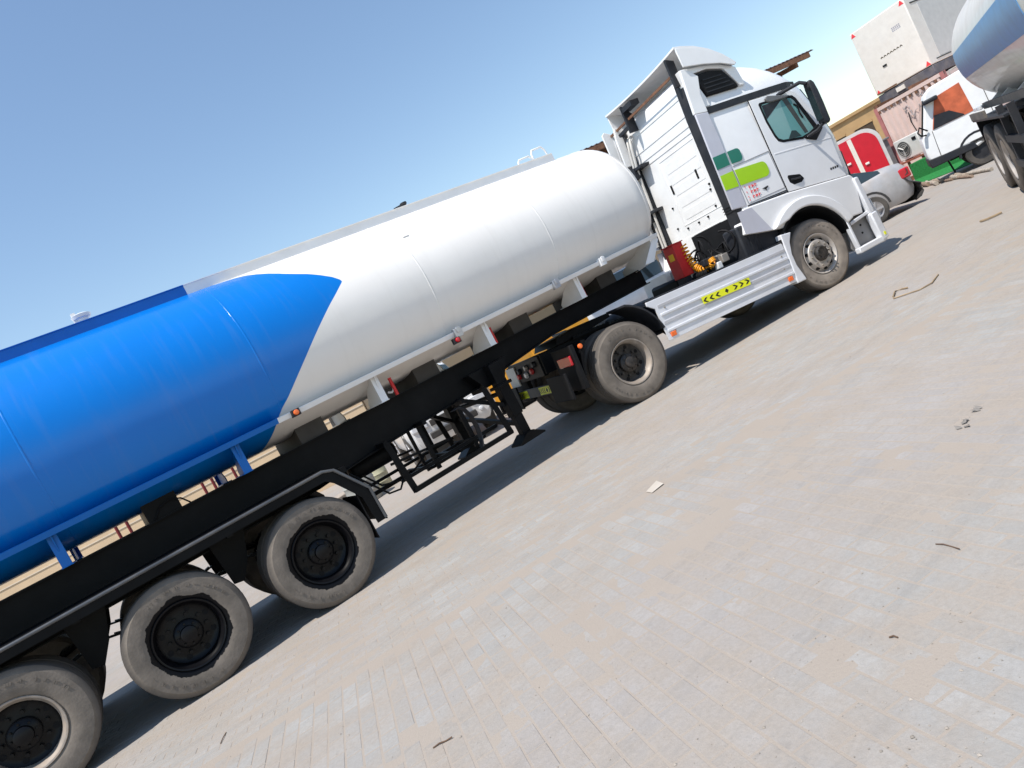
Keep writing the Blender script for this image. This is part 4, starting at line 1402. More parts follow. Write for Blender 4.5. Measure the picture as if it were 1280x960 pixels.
def vehicle(name, label, group, loc, rz, paint, L_=4.5, w=.88, st=None, wheels=(.9, 3.5), wr=.32, glassx=(1.2, 4.1), nose='lamp'):
    """stations st: (x, z_bottom, z_belt, z_top, width factor of the top). nose at x=0"""
    e = tag(empty(name, loc, rz), label, 'car', group)
    body, glass = MB(), MB()
    loops = []
    for x, zb, zs, zt, wf in st:
        ww = w * (.86 if x < .06 or x > L_ - .06 else .97 if x < .3 or x > L_ - .3 else 1)
        half = [(ww * .90, zb), (ww * .985, zb + .10), (ww, (zb + zs) / 2 + .05), (ww * .985, zs - .06), (ww * .93, zs), (ww * wf, zs + (zt - zs) * .92), (ww * wf * .82, zt), (0, zt + .015)]
        loops.append([(x, -y, z) for y, z in half] + [(x, y, z) for y, z in half[:-1][::-1]])
    n = len(loops[0])
    o = [p for l in loops for p in l]
    bf, gf = [], []
    for i in range(len(loops) - 1):
        xm = (loops[i][0][0] + loops[i + 1][0][0]) / 2
        for k in range(n - 1):
            f = (i * n + k, i * n + k + 1, (i + 1) * n + k + 1, (i + 1) * n + k)
            tall = st[i][3] - st[i][2] > .22 or st[i + 1][3] - st[i + 1][2] > .22
            if glassx[0] < xm < glassx[1] and tall:
                slope = abs(st[i + 1][3] - st[i][3]) > .15
                if (k in (4, n - 6) and not (abs(xm - (glassx[0] + glassx[1]) / 2) < .06)) or (slope and k in (5, 6, 7, 8)):
                    gf.append(f)
                    continue
            bf.append(f)
        bf.append((i * n + n - 1, i * n, (i + 1) * n, (i + 1) * n + n - 1))
    bf += [tuple(range(n)), tuple((len(loops) - 1) * n + k for k in range(n))]
    body.add(o, bf)
    glass.add(o, gf)
    body.build('body', paint, e, smooth=40)
    glass.build('window', car_glass, e, smooth=40)
    pil = MB()
    for s in (-1, 1):
        for xq in (glassx[0] + .95, glassx[0] + 1.9):
            b_ = min(st, key=lambda q: abs(q[0] - xq))
            pil.bar((xq, s * w * .945, b_[2]), (xq + .03, s * w * b_[4] * 1.01, b_[3] - .06), .03, .05, (1, 0, 0))
    pil.build('pillar', paint, e, smooth=30)
    for s in (-1, 1):
        for wx in wheels:
            we = empty('wheel', (wx, s * (w - .20), wr), 0, e)
            MB().lathe([(wr * .62, -.10), (wr * .9, -.105), (wr, -.08), (wr, .08), (wr * .9, .105), (wr * .62, .10)], 28, 'y', (0, s * .11, 0)).build('tyre', car_tyre, we, smooth=40)
            rm = MB().lathe([(wr * .64, s * .205), (wr * .58, s * .20), (wr * .55, s * .13), (.0, s * .13)], 24, 'y')
            for k in range(5):
                a = 2 * math.pi * k / 5
                rm.bar((0, s * .17, 0), (wr * .58 * math.cos(a), s * .19, wr * .58 * math.sin(a)), .03, .06, (0, 1, 0))
            rm.cyl((0, s * .12, 0), (0, s * .20, 0), .05, 12)
            rm.build('rim', alloy, we, smooth=40)
            MB().prism(arc(wx, wr + .02, wr + .075, 0, 180, 12) + arc(wx, wr + .02, wr + .03, 180, 0, 12), s * (w + .004), s * (w - .25), 'y').build('wheel_well', trim, e, smooth=40)
    z0 = st[0][2]
    for s in (-1, 1):
        MB().box(-.035, .22, min(s * w * .5, s * w * .88), max(s * w * .5, s * w * .88), z0 - .17, z0 - .03).build('headlamp', lampw, e, smooth=30, bevel=.03)
        MB().box(L_ - .25, L_ + .02, min(s * w * .60, s * w * .95), max(s * w * .60, s * w * .95), st[-1][2] - .26, st[-1][2] - .04).build('tail_lamp', redlens, e, smooth=30, bevel=.03)
        MB().lathe([(0, -.03), (.04, -.02), (.05, .03)], 14, 'x', (-.02, s * w * .68, st[0][1] + .14)).build('fog_lamp', lampw, e, smooth=40)
        MB().box(glassx[0] + .35, glassx[0] + .50, min(s * w, s * (w + .17)), max(s * w, s * (w + .17)), st[4][2] + .0, st[4][2] + .13).build('door_mirror', paint, e, smooth=30, bevel=.03)
    MB().box(-.03, .08, -w * .45, w * .45, z0 - .18, z0 - .06).build('grille', trim, e, smooth=30, bevel=.01)
    MB().box(-.045, .1, -w * .55, w * .55, st[0][1] + .05, st[0][1] + .18).build('bumper_intake', trim, e, smooth=30, bevel=.02)
    MB().box(L_ - .12, L_ + .03, -w * .80, w * .80, st[-1][1] - .0, st[-1][1] + .16).build('rear_bumper', trim, e, smooth=30, bevel=.03)
    return e


SEDAN = [(0, .30, .66, .67, .8), (.05, .22, .70, .72, .8), (.5, .2, .78, .84, .8), (1.1, .2, .86, .93, .8), (1.35, .2, .90, .95, .82), (2.0, .2, .91, 1.36, .76), (2.4, .2, .92, 1.42, .76), (3.0, .2, .93, 1.40, .76), (3.35, .2, .95, 1.33, .76), (3.95, .2, .98, 1.06, .84), (4.2, .2, .98, 1.05, .84), (4.45, .24, .95, 1.0, .84), (4.5, .32, .90, .91, .84)]
SUV = [(0, .42, .88, .90, .85), (.05, .34, .95, .98, .85), (.5, .3, 1.02, 1.07, .85), (1.1, .3, 1.06, 1.12, .85), (1.3, .3, 1.08, 1.14, .85), (1.85, .3, 1.09, 1.68, .80), (2.4, .3, 1.10, 1.77, .80), (3.2, .3, 1.11, 1.77, .80), (3.9, .3, 1.12, 1.74, .80), (4.35, .3, 1.12, 1.68, .80), (4.5, .32, 1.10, 1.40, .82), (4.6, .36, 1.05, 1.10, .84), (4.65, .42, 1.0, 1.01, .84)]
carwhite = mat('car_white_paint', (.72, .72, .72), .3, var=.03, coat=.4, dust=.3, dcol=(.45, .39, .33), dthr=.55)
carsilver = mat('car_silver_paint', (.46, .45, .45), .4, metal=.3, var=.1, coat=.2, dust=.75, dcol=(.42, .36, .31), dthr=.52)

# damaged sedan beyond the tractor, its tail towards the open yard
sd = vehicle('parked_sedan', 'dusty pale sedan with torn rear bumper, parked in front of the red cabinet', None, (0, 0, 0), 0, carsilver, 4.5, .86, SEDAN, (.85, 3.50), .31, (1.2, 4.0))
ax = Vector((.80, -.60, 0)).normalized()
sd.rotation_euler = (0, 0, math.atan2(ax.y, ax.x))
wl = Vector((13.85, .42, 0))
nrm = Vector((ax.y, -ax.x, 0))      # vehicle -y direction (towards the camera)
sd.location = wl - ax * 3.50 - nrm * .80
# crumpled, hanging bumper skin
cb = MB()
rnd = random.Random(11)
rows = []
for i in range(8):
    t = i / 7
    rows.append([(4.50 + .11 * math.sin(k * .9) + rnd.uniform(-.05, .08), -.84 + 1.6 * t + rnd.uniform(-.03, .03), .12 + .105 * k + rnd.uniform(-.03, .03)) for k in range(8)])
vs = [p for r_ in rows for p in r_]
cb.add(vs, [(i * 8 + k, i * 8 + k + 1, (i + 1) * 8 + k + 1, (i + 1) * 8 + k) for i in range(7) for k in range(7)])
o = cb.build('torn_bumper', trim, sd, smooth=0)
o.modifiers.new('thick', 'SOLIDIFY').thickness = .02

sv = vehicle('parked_suv', 'white sport utility car standing in shade behind the tractor, tail lamps showing', None, (9.9, 8.0, 0), 0, carwhite, 4.65, .92, SUV, (.85, 3.7), .36, (1.2, 4.55))
# white pickup facing the trailer from the other side
pk = vehicle('parked_pickup', 'white car facing the trailer, its front bumper and wheel seen below the frame', None, (0, 0, 0), 0, carwhite, 4.65, .90, SUV, (.85, 3.7), .36, (1.2, 4.55))
pk.rotation_euler = (0, 0, R(74))
pk.location = (4.25, 3.9, 0)

# ------------------------------------------------------------------ background
def prop(name, label, cat, loc=(0, 0, 0), rz=0, group=None):
    return tag(empty(name, loc, rz), label, cat, group)


# tan boundary wall on the far side of the yard, seen below the tank
tan = mat('tan_render', (.60, .44, .275), .85, var=.10, scale=.8, bump=.15, bscale=20, dust=.25, dcol=(.40, .30, .20), dscale=.6)
tanw = prop('boundary_wall', 'long sand-coloured rendered wall with coping, seen below the tank', 'wall', (5.5, 11.5, 0), R(-30))
MB().box(-60, .0, 0, .25, 0, 2.3).build('wall_face', tan, tanw, smooth=30)
for k in range(29):
    MB().box(-60 + k * 2.02, -60 + k * 2.02 + 2.005, -.05, .30, 2.3, 2.38).build('coping', mat('coping_stone', (.45, .40, .34), .8, var=.1), tanw, smooth=30)
MB().box(-60, 0, -.02, -.001, 1.70, 1.725).build('render_line', mat('pale_line', (.6, .52, .42), .8), tanw, smooth=0)
tw2 = prop('boundary_wall', 'sand-coloured rendered wall behind the shed and the white sport utility car', 'wall', (5.6, 11.6, 0), R(11))
MB().box(0, 22, 0, .25, 0, 2.3).build('wall_face', tan, tw2, smooth=30)
for k in range(10):
    MB().box(k * 2.2, k * 2.2 + 2.185, -.05, .30, 2.3, 2.38).build('coping', MATS['coping_stone'], tw2, smooth=30)
# maroon posts in pairs before the wall
maroon = mat('maroon_post_paint', (.16, .012, .012), .5, var=.15)
for k, (x, y) in enumerate(((-1.32, 6.0), (.22, 6.0), (.85, 6.3))):
    p = prop('goal_post', 'pair of thin maroon steel posts between the trailer and the tan wall', 'post', (x, y, 0), 0, 'maroon post pairs')
    for dx in (-.09, .09):
        MB().cyl((dx, 0, 0), (dx, 0, 2.2), .028, 10).build('post', maroon, p, smooth=40)
    MB().box(-.12, .12, -.02, .02, 2.2, 2.24).build('cap_bar', maroon, p, smooth=30)
# concrete blocks and clutter seen through the gaps
blockm = mat('weathered_block', (.36, .30, .24), .9, var=.15, bump=.3)
for x, y, s in ((5.65, 1.9, .32), (2.1, 5.6, .35)):
    b = tag(MB().prism([(-s, 0), (s, 0), (s * .96, .30), (-s * .97, .29)], -.22, .22, 'y').build('concrete_block', blockm, None, smooth=30, bevel=.02), 'rough tan concrete block on the ground behind the ' + ('tractor tail' if x > 5 else 'stowage rails'), 'block')
    b.location = (x, y, 0)
    b.rotation_euler = (0, 0, R(12))
# yellow generator
gen = prop('yellow_generator', 'yellow site generator on skids with red sticker, behind the tractor', 'generator', (7.5, 5.2, 0), R(-3))
yp = mat('yellow_machine_paint', (.80, .36, .01), .45, var=.08, dust=.25)
MB().box(-1.25, 1.4, -.5, .5, .22, 1.16).build('housing', yp, gen, smooth=30, bevel=.04)
MB().box(-1.25, 1.4, -.42, -.34, 0, .22).box(-1.25, 1.4, .34, .42, 0, .22).build('skid', black, gen, smooth=30)
for x in (-.8, -.05, .7):
    MB().box(x - .32, x + .32, -.512, -.50, .32, 1.02).build('access_door', yp, gen, smooth=30, bevel=.004)
MB().box(.15, .45, -.517, -.512, .92, 1.04).build('sticker', redprint, gen, smooth=0)
MB().cyl((1.1, 0, 1.15), (1.1, 0, 1.45), .04, 10).build('exhaust_pipe', rust, gen, smooth=40)
# row of plastic drums and tyres behind the trailer, half hidden
for k, (x, y, rr, h, cc, lb) in enumerate(((2.30, 4.6, .30, .62, (.30, .31, .29), 'grey steel drum standing behind the stowage rails'), (2.85, 5.1, .20, .50, (.45, .44, .30), 'pale olive canister standing behind the stowage rails'))):
    dmat = mat('drum_paint_%d' % k, cc, .6, var=.2, dust=.4)
    d = tag(MB().lathe([(0, 0), (rr * .97, 0), (rr, .02), (rr, h * .32), (rr * 1.03, h * .34), (rr, h * .36), (rr, h * .65), (rr * 1.03, h * .67), (rr, h * .69), (rr, h - .02), (rr * .97, h), (rr * .9, h - .015), (0, h - .015)], 24, 'z').build('drum', dmat, None, smooth=40), lb, 'drum')
    d.location = (x, y, 0)

# shed roof behind the cab
shed = prop('shed', 'open shed with dark corrugated metal roof behind the tractor cab', 'shed')
sheet = mat('maroon_roof_sheet', (.085, .045, .042), .6, var=.2, dust=.3, dcol=(.2, .15, .12))
P0, P1 = Vector((9.0, 6.43, 4.98)), Vector((20.7, 3.9, 5.0))
dv = (P1 - P0).normalized()
bk = Vector((-dv.y, dv.x, 0)) * 6.5 + Vector((0, 0, .75))
nsh = 14
for i in range(nsh):
    rs = MB()
    pts = []
    m_ = 10
    for k in range(m_ + 1):
        t = (i + k / m_) / nsh
        p = P0.lerp(P1, t)
        hgt = .035 if k % 2 else -.0
        pts.append((p + Vector((0, 0, hgt + .004 * (i % 2)))))
    vs = [tuple(p) for p in pts] + [tuple(p + bk) for p in pts] + [tuple(p - Vector((0, 0, .008))) for p in pts] + [tuple(p + bk - Vector((0, 0, .008))) for p in pts]
    n = m_ + 1
    fs = []
    for k in range(m_):
        fs += [(k, k + 1, n + k + 1, n + k), (2 * n + k, 3 * n + k, 3 * n + k + 1, 2 * n + k + 1), (k, 2 * n + k, 2 * n + k + 1, k + 1), (n + k, n + k + 1, 3 * n + k + 1, 3 * n + k)]
    rs.add(vs, fs)
    rs.build('roof_sheet', sheet, shed, smooth=0)
for t, w in ((.0, .14), (.33, .14), (.66, .14), (1, .14)):
    a = P0 + bk * t - Vector((0, 0, .09))
    b = P1 + bk * t - Vector((0, 0, .09)) - dv * .25
    MB().bar(a, b, .08, w).build('purlin', rust, shed, smooth=30)
for t in (.08, .5, .93):
    for u in (.12, .92):
        p = P0.lerp(P1, t) + bk * u
        MB().bar((p.x, p.y, 0), (p.x, p.y, p.z - .15), .12, .12).build('post', rust, shed, smooth=30)
    a = P0.lerp(P1, t) + bk * .0 - Vector((0, 0, .22))
    b = P0.lerp(P1, t) + bk - Vector((0, 0, .22))
    MB().bar(a, b, .08, .14).build('rafter', rust, shed, smooth=30)

# pink shipping container with white box body on top
pink = mat('faded_pink_paint', (.66, .50, .45), .7, var=.08, scale=3, dust=.35, dcol=(.55, .42, .36), dthr=.5)
pinkd = mat('faded_red_post', (.42, .16, .15), .7, var=.12)
CD = Vector((.985, -.17, 0)).normalized()          # long axis, away from the camera
cont = prop('shipping_container', 'faded pink corrugated container with grey scrawl, under a white box body', 'container', (22.65, 4.05, 0), math.atan2(CD.y, CD.x))
CWD, CH, CL = 2.44, 2.58, 6.06
MB().box(.05, CL, -CWD + .05, -.05, .12, CH - .06).build('shell', pink, cont, smooth=30)
n = 11
for k in range(n):
    y0 = -.10 - (CWD - .2) * k / n
    w_ = (CWD - .2) / n
    MB().prism([(0.05, y0), (.0, y0 - w_ * .18), (.0, y0 - w_ * .5), (.05, y0 - w_ * .68)], .14, CH - .12, 'z').build('corrugation', pink, cont, smooth=20)
for k in range(24):
    x0 = .2 + k * .24
    MB().prism([(x0, -.05), (x0 + .04, -.012), (x0 + .11, -.012), (x0 + .15, -.05)], .14, CH - .12, 'z').build('corrugation', pink, cont, smooth=20)
for y in (-.06, -CWD + .06):
    for x in (.04, CL - .04):
        MB().box(x - .06, x + .06, y - .06, y + .06, 0, CH).build('corner_post', pinkd, cont, smooth=30)
MB().box(-.015, .05, -CWD, 0, 0, .14).build('end_rail', rust, cont, smooth=30)
MB().box(-.01, .05, -CWD, 0, CH - .11, CH).build('end_rail', pink, cont, smooth=30)
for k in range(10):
    MB().box(-.012, -.002, -.2 - k * .22, -.12 - k * .22, CH - .20, CH - .11).build('rib_shadow_patch', rust, cont, smooth=0)  # dark brown patches painted in as the ribs' shade below the top rail
scr = MB()
rnd = random.Random(21)
for k in range(16):
    y, z = -.9 - rnd.random() * 1.3, 1.55 + rnd.random() * .85
    p = [(-.012, y, z)]
    for s_ in range(7):
        p.append((-.012 + rnd.uniform(-.002, .002), p[-1][1] + rnd.uniform(-.10, .10), p[-1][2] + rnd.uniform(-.10, .10)))
    scr.tube(p, .010, 5)
scr.build('grey_scrawl', mat('grey_spray', (.40, .36, .36), .8, var=.2), cont, smooth=60)
for y in (-1.02, -1.75):
    MB().tube([(-.03, y, 2.0), (-.05, y + .03, 1.7), (-.04, y - .02, 1.3), (-.05, y - .12, .8), (-.04, y - .20, .5)], .014, 6).build('hanging_cable', rubber, cont, smooth=60)

BD = Vector((.995, -.10, 0)).normalized()
boxb = prop('truck_box_body', 'white refrigerated box body with red corner triangles, set on top of the pink container', 'truck body', (24.0, 4.45, CH), math.atan2(BD.y, BD.x))
BW = 1.96
cream = mat('cream_panel', (.74, .70, .64), .55, var=.04, dust=.25, dcol=(.55, .47, .38))
MB().box(0, 4.4, -BW, 0, .40, 2.64).build('shell', cream, boxb, smooth=30, bevel=.03)
MB().box(.6, 4.4, -BW - .006, -BW + .02, .55, 2.35).build('side_panel', mat('grey_side_panel', (.52, .51, .49), .5, var=.06), boxb, smooth=30, bevel=.01)
MB().box(.25, 4.3, -BW - .012, -BW + .01, 2.40, 2.44).build('side_rail', dgrey, boxb, smooth=30)
MB().box(.35, 1.2, -BW - .015, -BW + .01, .50, .53).build('side_rail', dgrey, boxb, smooth=30)
MB().box(.02, 4.3, -BW - .0, -.0, .08, .38).build('base_frame', mat('navy_base', (.05, .055, .08), .6, var=.25, dust=.3), boxb, smooth=30, bevel=.02)
MB().box(-.9, .02, -BW + .3, -BW + .42, .0, .12).box(-.9, .02, -.42, -.3, .0, .12).box(-.9, 3, -BW + .28, -.28, -.004, .02).build('base_runner', rust, boxb, smooth=30)
MB().box(-.015, .02, -.95, -.65, .18, .32).build('base_plate', cream, boxb, smooth=30)
MB().box(-.012, .01, -.75, -.02, .42, .46).build('door_sill', rust, boxb, smooth=30)
for y, z in ((-.10, .48), (-BW + .10, .48), (-.10, 2.54), (-BW + .10, 2.54)):
    MB().prism([(y - .085, z - .06), (y + .085, z - .06), (y + .02 * 0, z + .09)], -.004, .002, 'x').build('red_triangle', redprint, boxb, smooth=0)
ck = MB()
for k in range(7):
    y = -.62 - k * .115
    ck.prism([(y, 1.42), (y - .045, 1.45), (y - .09, 1.42), (y - .09, 1.38), (y - .045, 1.41), (y, 1.38)], -.003, .002, 'x')
ck.build('arrow_marking', mat('brown_print', (.12, .10, .07), .6), boxb, smooth=0)
MB().box(-.02, .002, -.72, -.58, 1.12, 1.18).build('door_latch', dgrey, boxb, smooth=30)
pr = MB()
for k in range(5):
    for j in range(3):
        pr.box(-.003, .002, -1.34 - k * .06, -1.30 - k * .06, 1.92 + j * .05, 1.95 + j * .05)
pr.build('small_lettering', mat('grey_print', (.3, .3, .36), .6), boxb, smooth=0)

# brown building in the distance
bb = prop('brown_building', 'low ochre block building with dark window openings beyond the container', 'building', (38.0, 13.6, 0), R(-8))
ochre = mat('ochre_block', (.40, .255, .12), .85, var=.12, scale=1.5, bump=.2, bscale=8)
MB().box(0, 8, -7, 7, 0, 3.5).build('wall', ochre, bb, smooth=30)
MB().box(-.12, 8.1, -7.1, 7.1, 3.5, 3.66).build('parapet', ochre, bb, smooth=30)
for k in range(8):
    y = -6.2 + k * 1.75
    wn = MB().box(-.02, .06, y - .55, y + .55, 2.15, 2.75).build('window', mat('dark_opening', (.06, .038, .022), .8), bb, smooth=0)
    MB().box(-.10, .02, y - .62, y + .62, 2.07, 2.15).build('sill', ochre, wn, smooth=30)
    MB().box(-.05, .02, y - .60, y + .60, 2.75, 2.86).build('lintel', ochre, wn, smooth=30)

# grey low hut between building and container
gh = tag(MB().box(-.5, .5, -.5, .5, 0, 1.55).box(-.55, .55, -.55, .55, 1.55, 1.62).build('grey_cabinet', mat('grey_cabinet', (.17, .17, .175), .7, var=.2), None, smooth=30, bevel=.02), 'grey metal cabinet at the foot of the pink container', 'cabinet')
gh.location = (22.0, 4.5, 0)
gh.rotation_euler = (0, 0, R(-10))

# red cabinet with rounded top
VD = Vector((.87, .49, 0))
rc = prop('red_cabinet', 'red double-door cabinet with rounded top and white centre strip, behind the parked sedan', 'cabinet', (18.0, 2.62, 0), math.atan2(.49, .87) + R(3))
hw_, hh_ = .78, 2.12
outl = [(-hw_, .1), (-hw_, hh_)] + [(-hw_ + .02, hh_)] + arc(hw_ * -1 + 1.10, hh_ - .42, .42, 90, 0, 8)[0:] + [(-hw_ + 1.52, .1)]
outl = [(-y, z) for y, z in outl]
MB().prism(outl, 0, .7, 'x').build('body', mat('pale_grey_frame', (.55, .53, .50), .5, var=.08), rc, smooth=35)
inn = [(-hw_ + .05, .2), (-hw_ + .05, hh_ - .09)] + arc(-hw_ + 1.06, hh_ - .46, .37, 90, 0, 8) + [(-hw_ + 1.43, .2)]
inn = [(-y, z) for y, z in inn]
dm_ = MB().prism(inn, -.025, .0, 'x').build('door', mat('cabinet_red', (.52, .008, .02), .4, var=.08), rc, smooth=35)
ym = hw_ - .80
MB().box(-.035, -.026, ym - .055, ym + .055, .22, hh_ - .1).build('centre_strip', mat('cream_strip', (.70, .64, .55), .6), rc, smooth=0)
for dy, z in ((.22, 1.42), (-.18, 1.22)):
    MB().box(-.06, -.025, ym + dy - .05, ym + dy + .05, z - .03, z + .03).build('handle', cream, dm_, smooth=30, bevel=.01)
MB().box(-.01, .7, -hw_ - .04, hw_ + .02, 0, .1).build('plinth', dgrey, rc, smooth=30)

# bench with air conditioner and green turf
bn = prop('work_bench', 'long bench with rusty red plank top before the pink container', 'bench', (21.2, 2.85, 0), math.atan2(-.94, -.35))
MB().box(-.6, 2.9, -.30, .30, .66, .71).build('bench_top', mat('rusty_plank', (.30, .09, .055), .75, var=.3, scale=8), bn, smooth=30)
for x in (-.5, .6, 1.7, 2.8):
    for y in (-.25, .25):
        MB().box(x - .03, x + .03, y - .03, y + .03, 0, .66).build('leg', rust, bn, smooth=30)
ac = prop('air_conditioner', 'white outdoor air conditioner with round fan grille, standing on the rusty bench', 'air conditioner', (21.15, 2.72, .71), math.atan2(-.94, -.35))
acw = mat('ac_white', (.66, .65, .62), .5, var=.05, dust=.3)
MB().box(-.45, .48, -.16, .16, .03, .66).build('casing', acw, ac, smooth=30, bevel=.02)
MB().box(-.38, -.30, -.16, .16, 0, .03).box(.32, .40, -.16, .16, 0, .03).build('foot', acw, ac, smooth=30)
for sy in (-1, 1):
    g_ = MB().lathe([(.245, 0), (.255, sy * .012), (.235, sy * .014), (.235, 0)], 28, 'y', (-.15, sy * .16, .34))
    for rr in (.06, .12, .18):
        g_.lathe([(rr - .005, sy * .010), (rr, sy * .014), (rr + .005, sy * .010)], 24, 'y', (-.15, sy * .16, .34))
    g_.build('fan_grille', mat('ac_grille', (.45, .44, .42), .5), ac, smooth=40)
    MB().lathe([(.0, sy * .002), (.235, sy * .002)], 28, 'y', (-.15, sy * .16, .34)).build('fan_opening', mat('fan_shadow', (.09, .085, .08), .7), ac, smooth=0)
    fb = MB()
    for k in range(3):
        a = 2 * math.pi * k / 3 + .4
        fb.bar((-.15, sy * .166, .34), (-.15 + .2 * math.cos(a), sy * .168, .34 + .2 * math.sin(a)), .004, .09, (0, 1, 0))
    fb.build('fan_blade', acw, ac, smooth=30)
    MB().box(.26, .40, min(sy * .16, sy * .175), max(sy * .16, sy * .175), .48, .57).build('valve_cover', rubber, ac, smooth=30)
turf = mat('green_turf', (.012, .17, .035), .9, var=.25, scale=25, bump=.5, bscale=120)
tf = prop('turf_mat', 'green artificial turf draped over a low block and the ground beside the bench', 'turf', (20.35, 2.25, 0), math.atan2(-.94, -.35))
gm = MB()
prof = [(-.62, .02), (-.35, .05), (-.17, .13), (-.13, .60), (.25, .60), (.25, 0)]
gm.prism([(y, z) for y, z in prof] + [(-.62, 0)], -.35, 1.9, 'x')
gm.build('turf_sheet', turf, tf, smooth=30, bevel=.02)
# boards and logs lying along the edge of the yard
for k in range(12):
    t = k / 11
    c = Vector((20.0, 2.9, 0)).lerp(Vector((15.9, -.75, 0)), t) + Vector((random.uniform(-.1, .1), random.uniform(-.1, .1), 0))
    L2 = random.uniform(.5, 1.0)
    r_ = random.uniform(.03, .06)
    m_ = mat('weathered_wood_%d' % (k % 3), ((.30, .24, .18), (.24, .17, .12), (.36, .31, .25))[k % 3], .9, var=.3, scale=12, bump=.3)
    mbx = MB().tube([(-L2, 0, r_), (-L2 * .3, random.uniform(-.04, .04), r_ * 1.05), (L2 * .4, random.uniform(-.04, .04), r_), (L2, 0, r_ * .95)], r_, 9)
    o = tag(mbx.build('log', m_, None, smooth=50), 'weathered wooden pole lying along the far edge of the paving', 'log', 'poles along the edge of the paving')
    o.location = (c.x, c.y, 0)
    o.rotation_euler = (0, 0, math.atan2(-3.65, -4.1) + random.uniform(-.2, .2))

# gas bottle and scrap next to the sedan
gb = tag(MB().lathe([(0, 0), (.14, 0), (.15, .03), (.15, .46), (.12, .56), (.05, .60), (.05, .64), (.08, .65), (.08, .70), (0, .70)], 20, 'z').build('gas_bottle', mat('pale_green_bottle', (.35, .45, .38), .5, var=.15, dust=.3), None, smooth=40), 'pale green gas bottle under the rusty bench', 'gas bottle')
gb.location = (20.5, 3.1, 0)

# odds and ends between the sedan and the bench
tl_ = prop('old_tyre', 'worn bare tyre leaning against the end of the rusty bench', 'tyre', (19.55, 3.0, 0), R(20))
MB().lathe([(.18, -.09), (.27, -.10), (.31, -.07), (.31, .07), (.27, .10), (.18, .09)], 26, 'y', (0, 0, .30), True).build('tread', car_tyre, tl_, smooth=40)
bk_ = tag(MB().lathe([(0, .01), (.11, .01), (.12, 0), (.155, .30), (.165, .30), (.165, .32), (.15, .32), (.115, .03), (0, .03)], 20, 'z').build('bucket', dgrey, None, smooth=40), 'black plastic bucket standing by the leaning tyre', 'bucket')
bk_.location = (19.0, 2.35, 0)
st_ = prop('metal_stand', 'small rusty metal stand with crossed legs between sedan and bench', 'stand', (18.75, 2.75, 0), R(30))
MB().box(-.22, .22, -.15, .15, .70, .73).build('top_plate', rust, st_, smooth=30)
for a_, b_ in ((-.2, .2), (.2, -.2)):
    for y_ in (-.12, .12):
        MB().bar((a_, y_, 0), (b_, y_, .70), .025, .025).build('leg', rust, st_, smooth=30)
for k, (x_, y_, w_, h_, c_) in enumerate(((18.4, 2.15, .16, .28, (.36, .30, .24)), (20.2, 3.55, .2, .42, (.06, .07, .08)))):
    cr_ = tag(MB().box(-w_, w_, -w_ * .8, w_ * .8, 0, h_).box(-w_ * 1.04, w_ * 1.04, -w_ * .84, w_ * .84, h_ - .05, h_ + .01).build('scrap_box', mat('scrap_box_%d' % k, c_, .7, var=.25, dust=.3), None, smooth=30, bevel=.015), ('tan cardboard box on the ground behind the torn bumper', 'dark battery box on the ground under the air conditioner')[k], 'box')
    cr_.location = (x_, y_, 0)
    cr_.rotation_euler = (0, 0, R(25 + 30 * k))

# white light-truck cab
lt = prop('light_truck', 'white light truck cab with open window and orange interior, beside the second tanker', 'truck', (0, 0, 0))
lw_ = mat('light_truck_white', (.74, .74, .73), .4, var=.03, dust=.2, dthr=.6)
# local frame: x from nose backwards, side facing the camera is -y
prof = [(0, .50), (-.03, .75), (.0, 1.14), (.06, 1.22), (.36, 1.98), (.42, 2.10), (.55, 2.18), (1.60, 2.24), (1.66, 2.20), (1.66, .55), (1.1, .50), (.95, .45), (.2, .45)]
MB().prism(prof, -.80, .80, 'y').build('cab', lw_, lt, smooth=35, bevel=.04)
MB().prism([(.28, 1.26), (.56, 1.92), (1.10, 1.97), (1.14, 1.24)], -.812, -.60, 'y').build('window_opening', mat('orange_interior', (.45, .10, .04), .8, var=.3, scale=5), lt, smooth=30)
MB().prism([(.30, 1.26), (.42, 1.55), (.72, 1.50), (.95, 1.27), (.95, 1.25)], -.820, -.812, 'y').build('seat', dgrey, lt, smooth=30)
MB().box(.24, 1.45, -.806, -.8, .62, 1.22).build('door', lw_, lt, smooth=30, bevel=.008)
ds = MB()
for a, b in (((.22, .60), (.26, 1.24)), ((1.46, .60), (1.46, 1.95)), ((.22, .60), (1.46, .58))):
    ds.bar((a[0], -.803, a[1]), (b[0], -.803, b[1]), .008, .012, (1, 0, 0))
ds.build('shut_line', rubber, lt, smooth=0)
MB().prism([(.045, 1.22), (.345, 1.98), (.325, 1.99), (.02, 1.23)], -.70, .70, 'y').build('windscreen', glass_dark, lt, smooth=30)
MB().tube([(.12, -.82, 1.22), (.02, -.95, 1.25), (-.02, -1.0, 1.35), (.05, -.95, 1.45), (.18, -.84, 1.30)], .018, 8).build('mirror_bracket', rubber, lt, smooth=60)
MB().box(.30, .62, -1.0, -.78, 1.86, 1.96).build('visor', dgrey, lt, smooth=30, bevel=.03)
MB().box(-.05, .05, -.75, .75, .48, .62).build('bumper', dgrey, lt, smooth=30, bevel=.02)
MB().prism([(-.045, .44), (-.05, .66), (.2, .64), (.9, .60), (.95, .44)], -.815, .815, 'y').build('lower_front', dgrey, lt, smooth=30, bevel=.02)
MB().tube([(1.05, -.5, 2.18), (1.05, -.5, 2.32), (1.5, -.5, 2.34), (1.5, -.5, 2.2)], .02, 8).build('roof_rail', steel, lt, smooth=60)
MB().lathe([(.06, 0), (.07, .02), (.07, .12), (.04, .16), (0, .16)], 14, 'z', (1.35, -.3, 2.225)).build('beacon', redlens, lt, smooth=40)
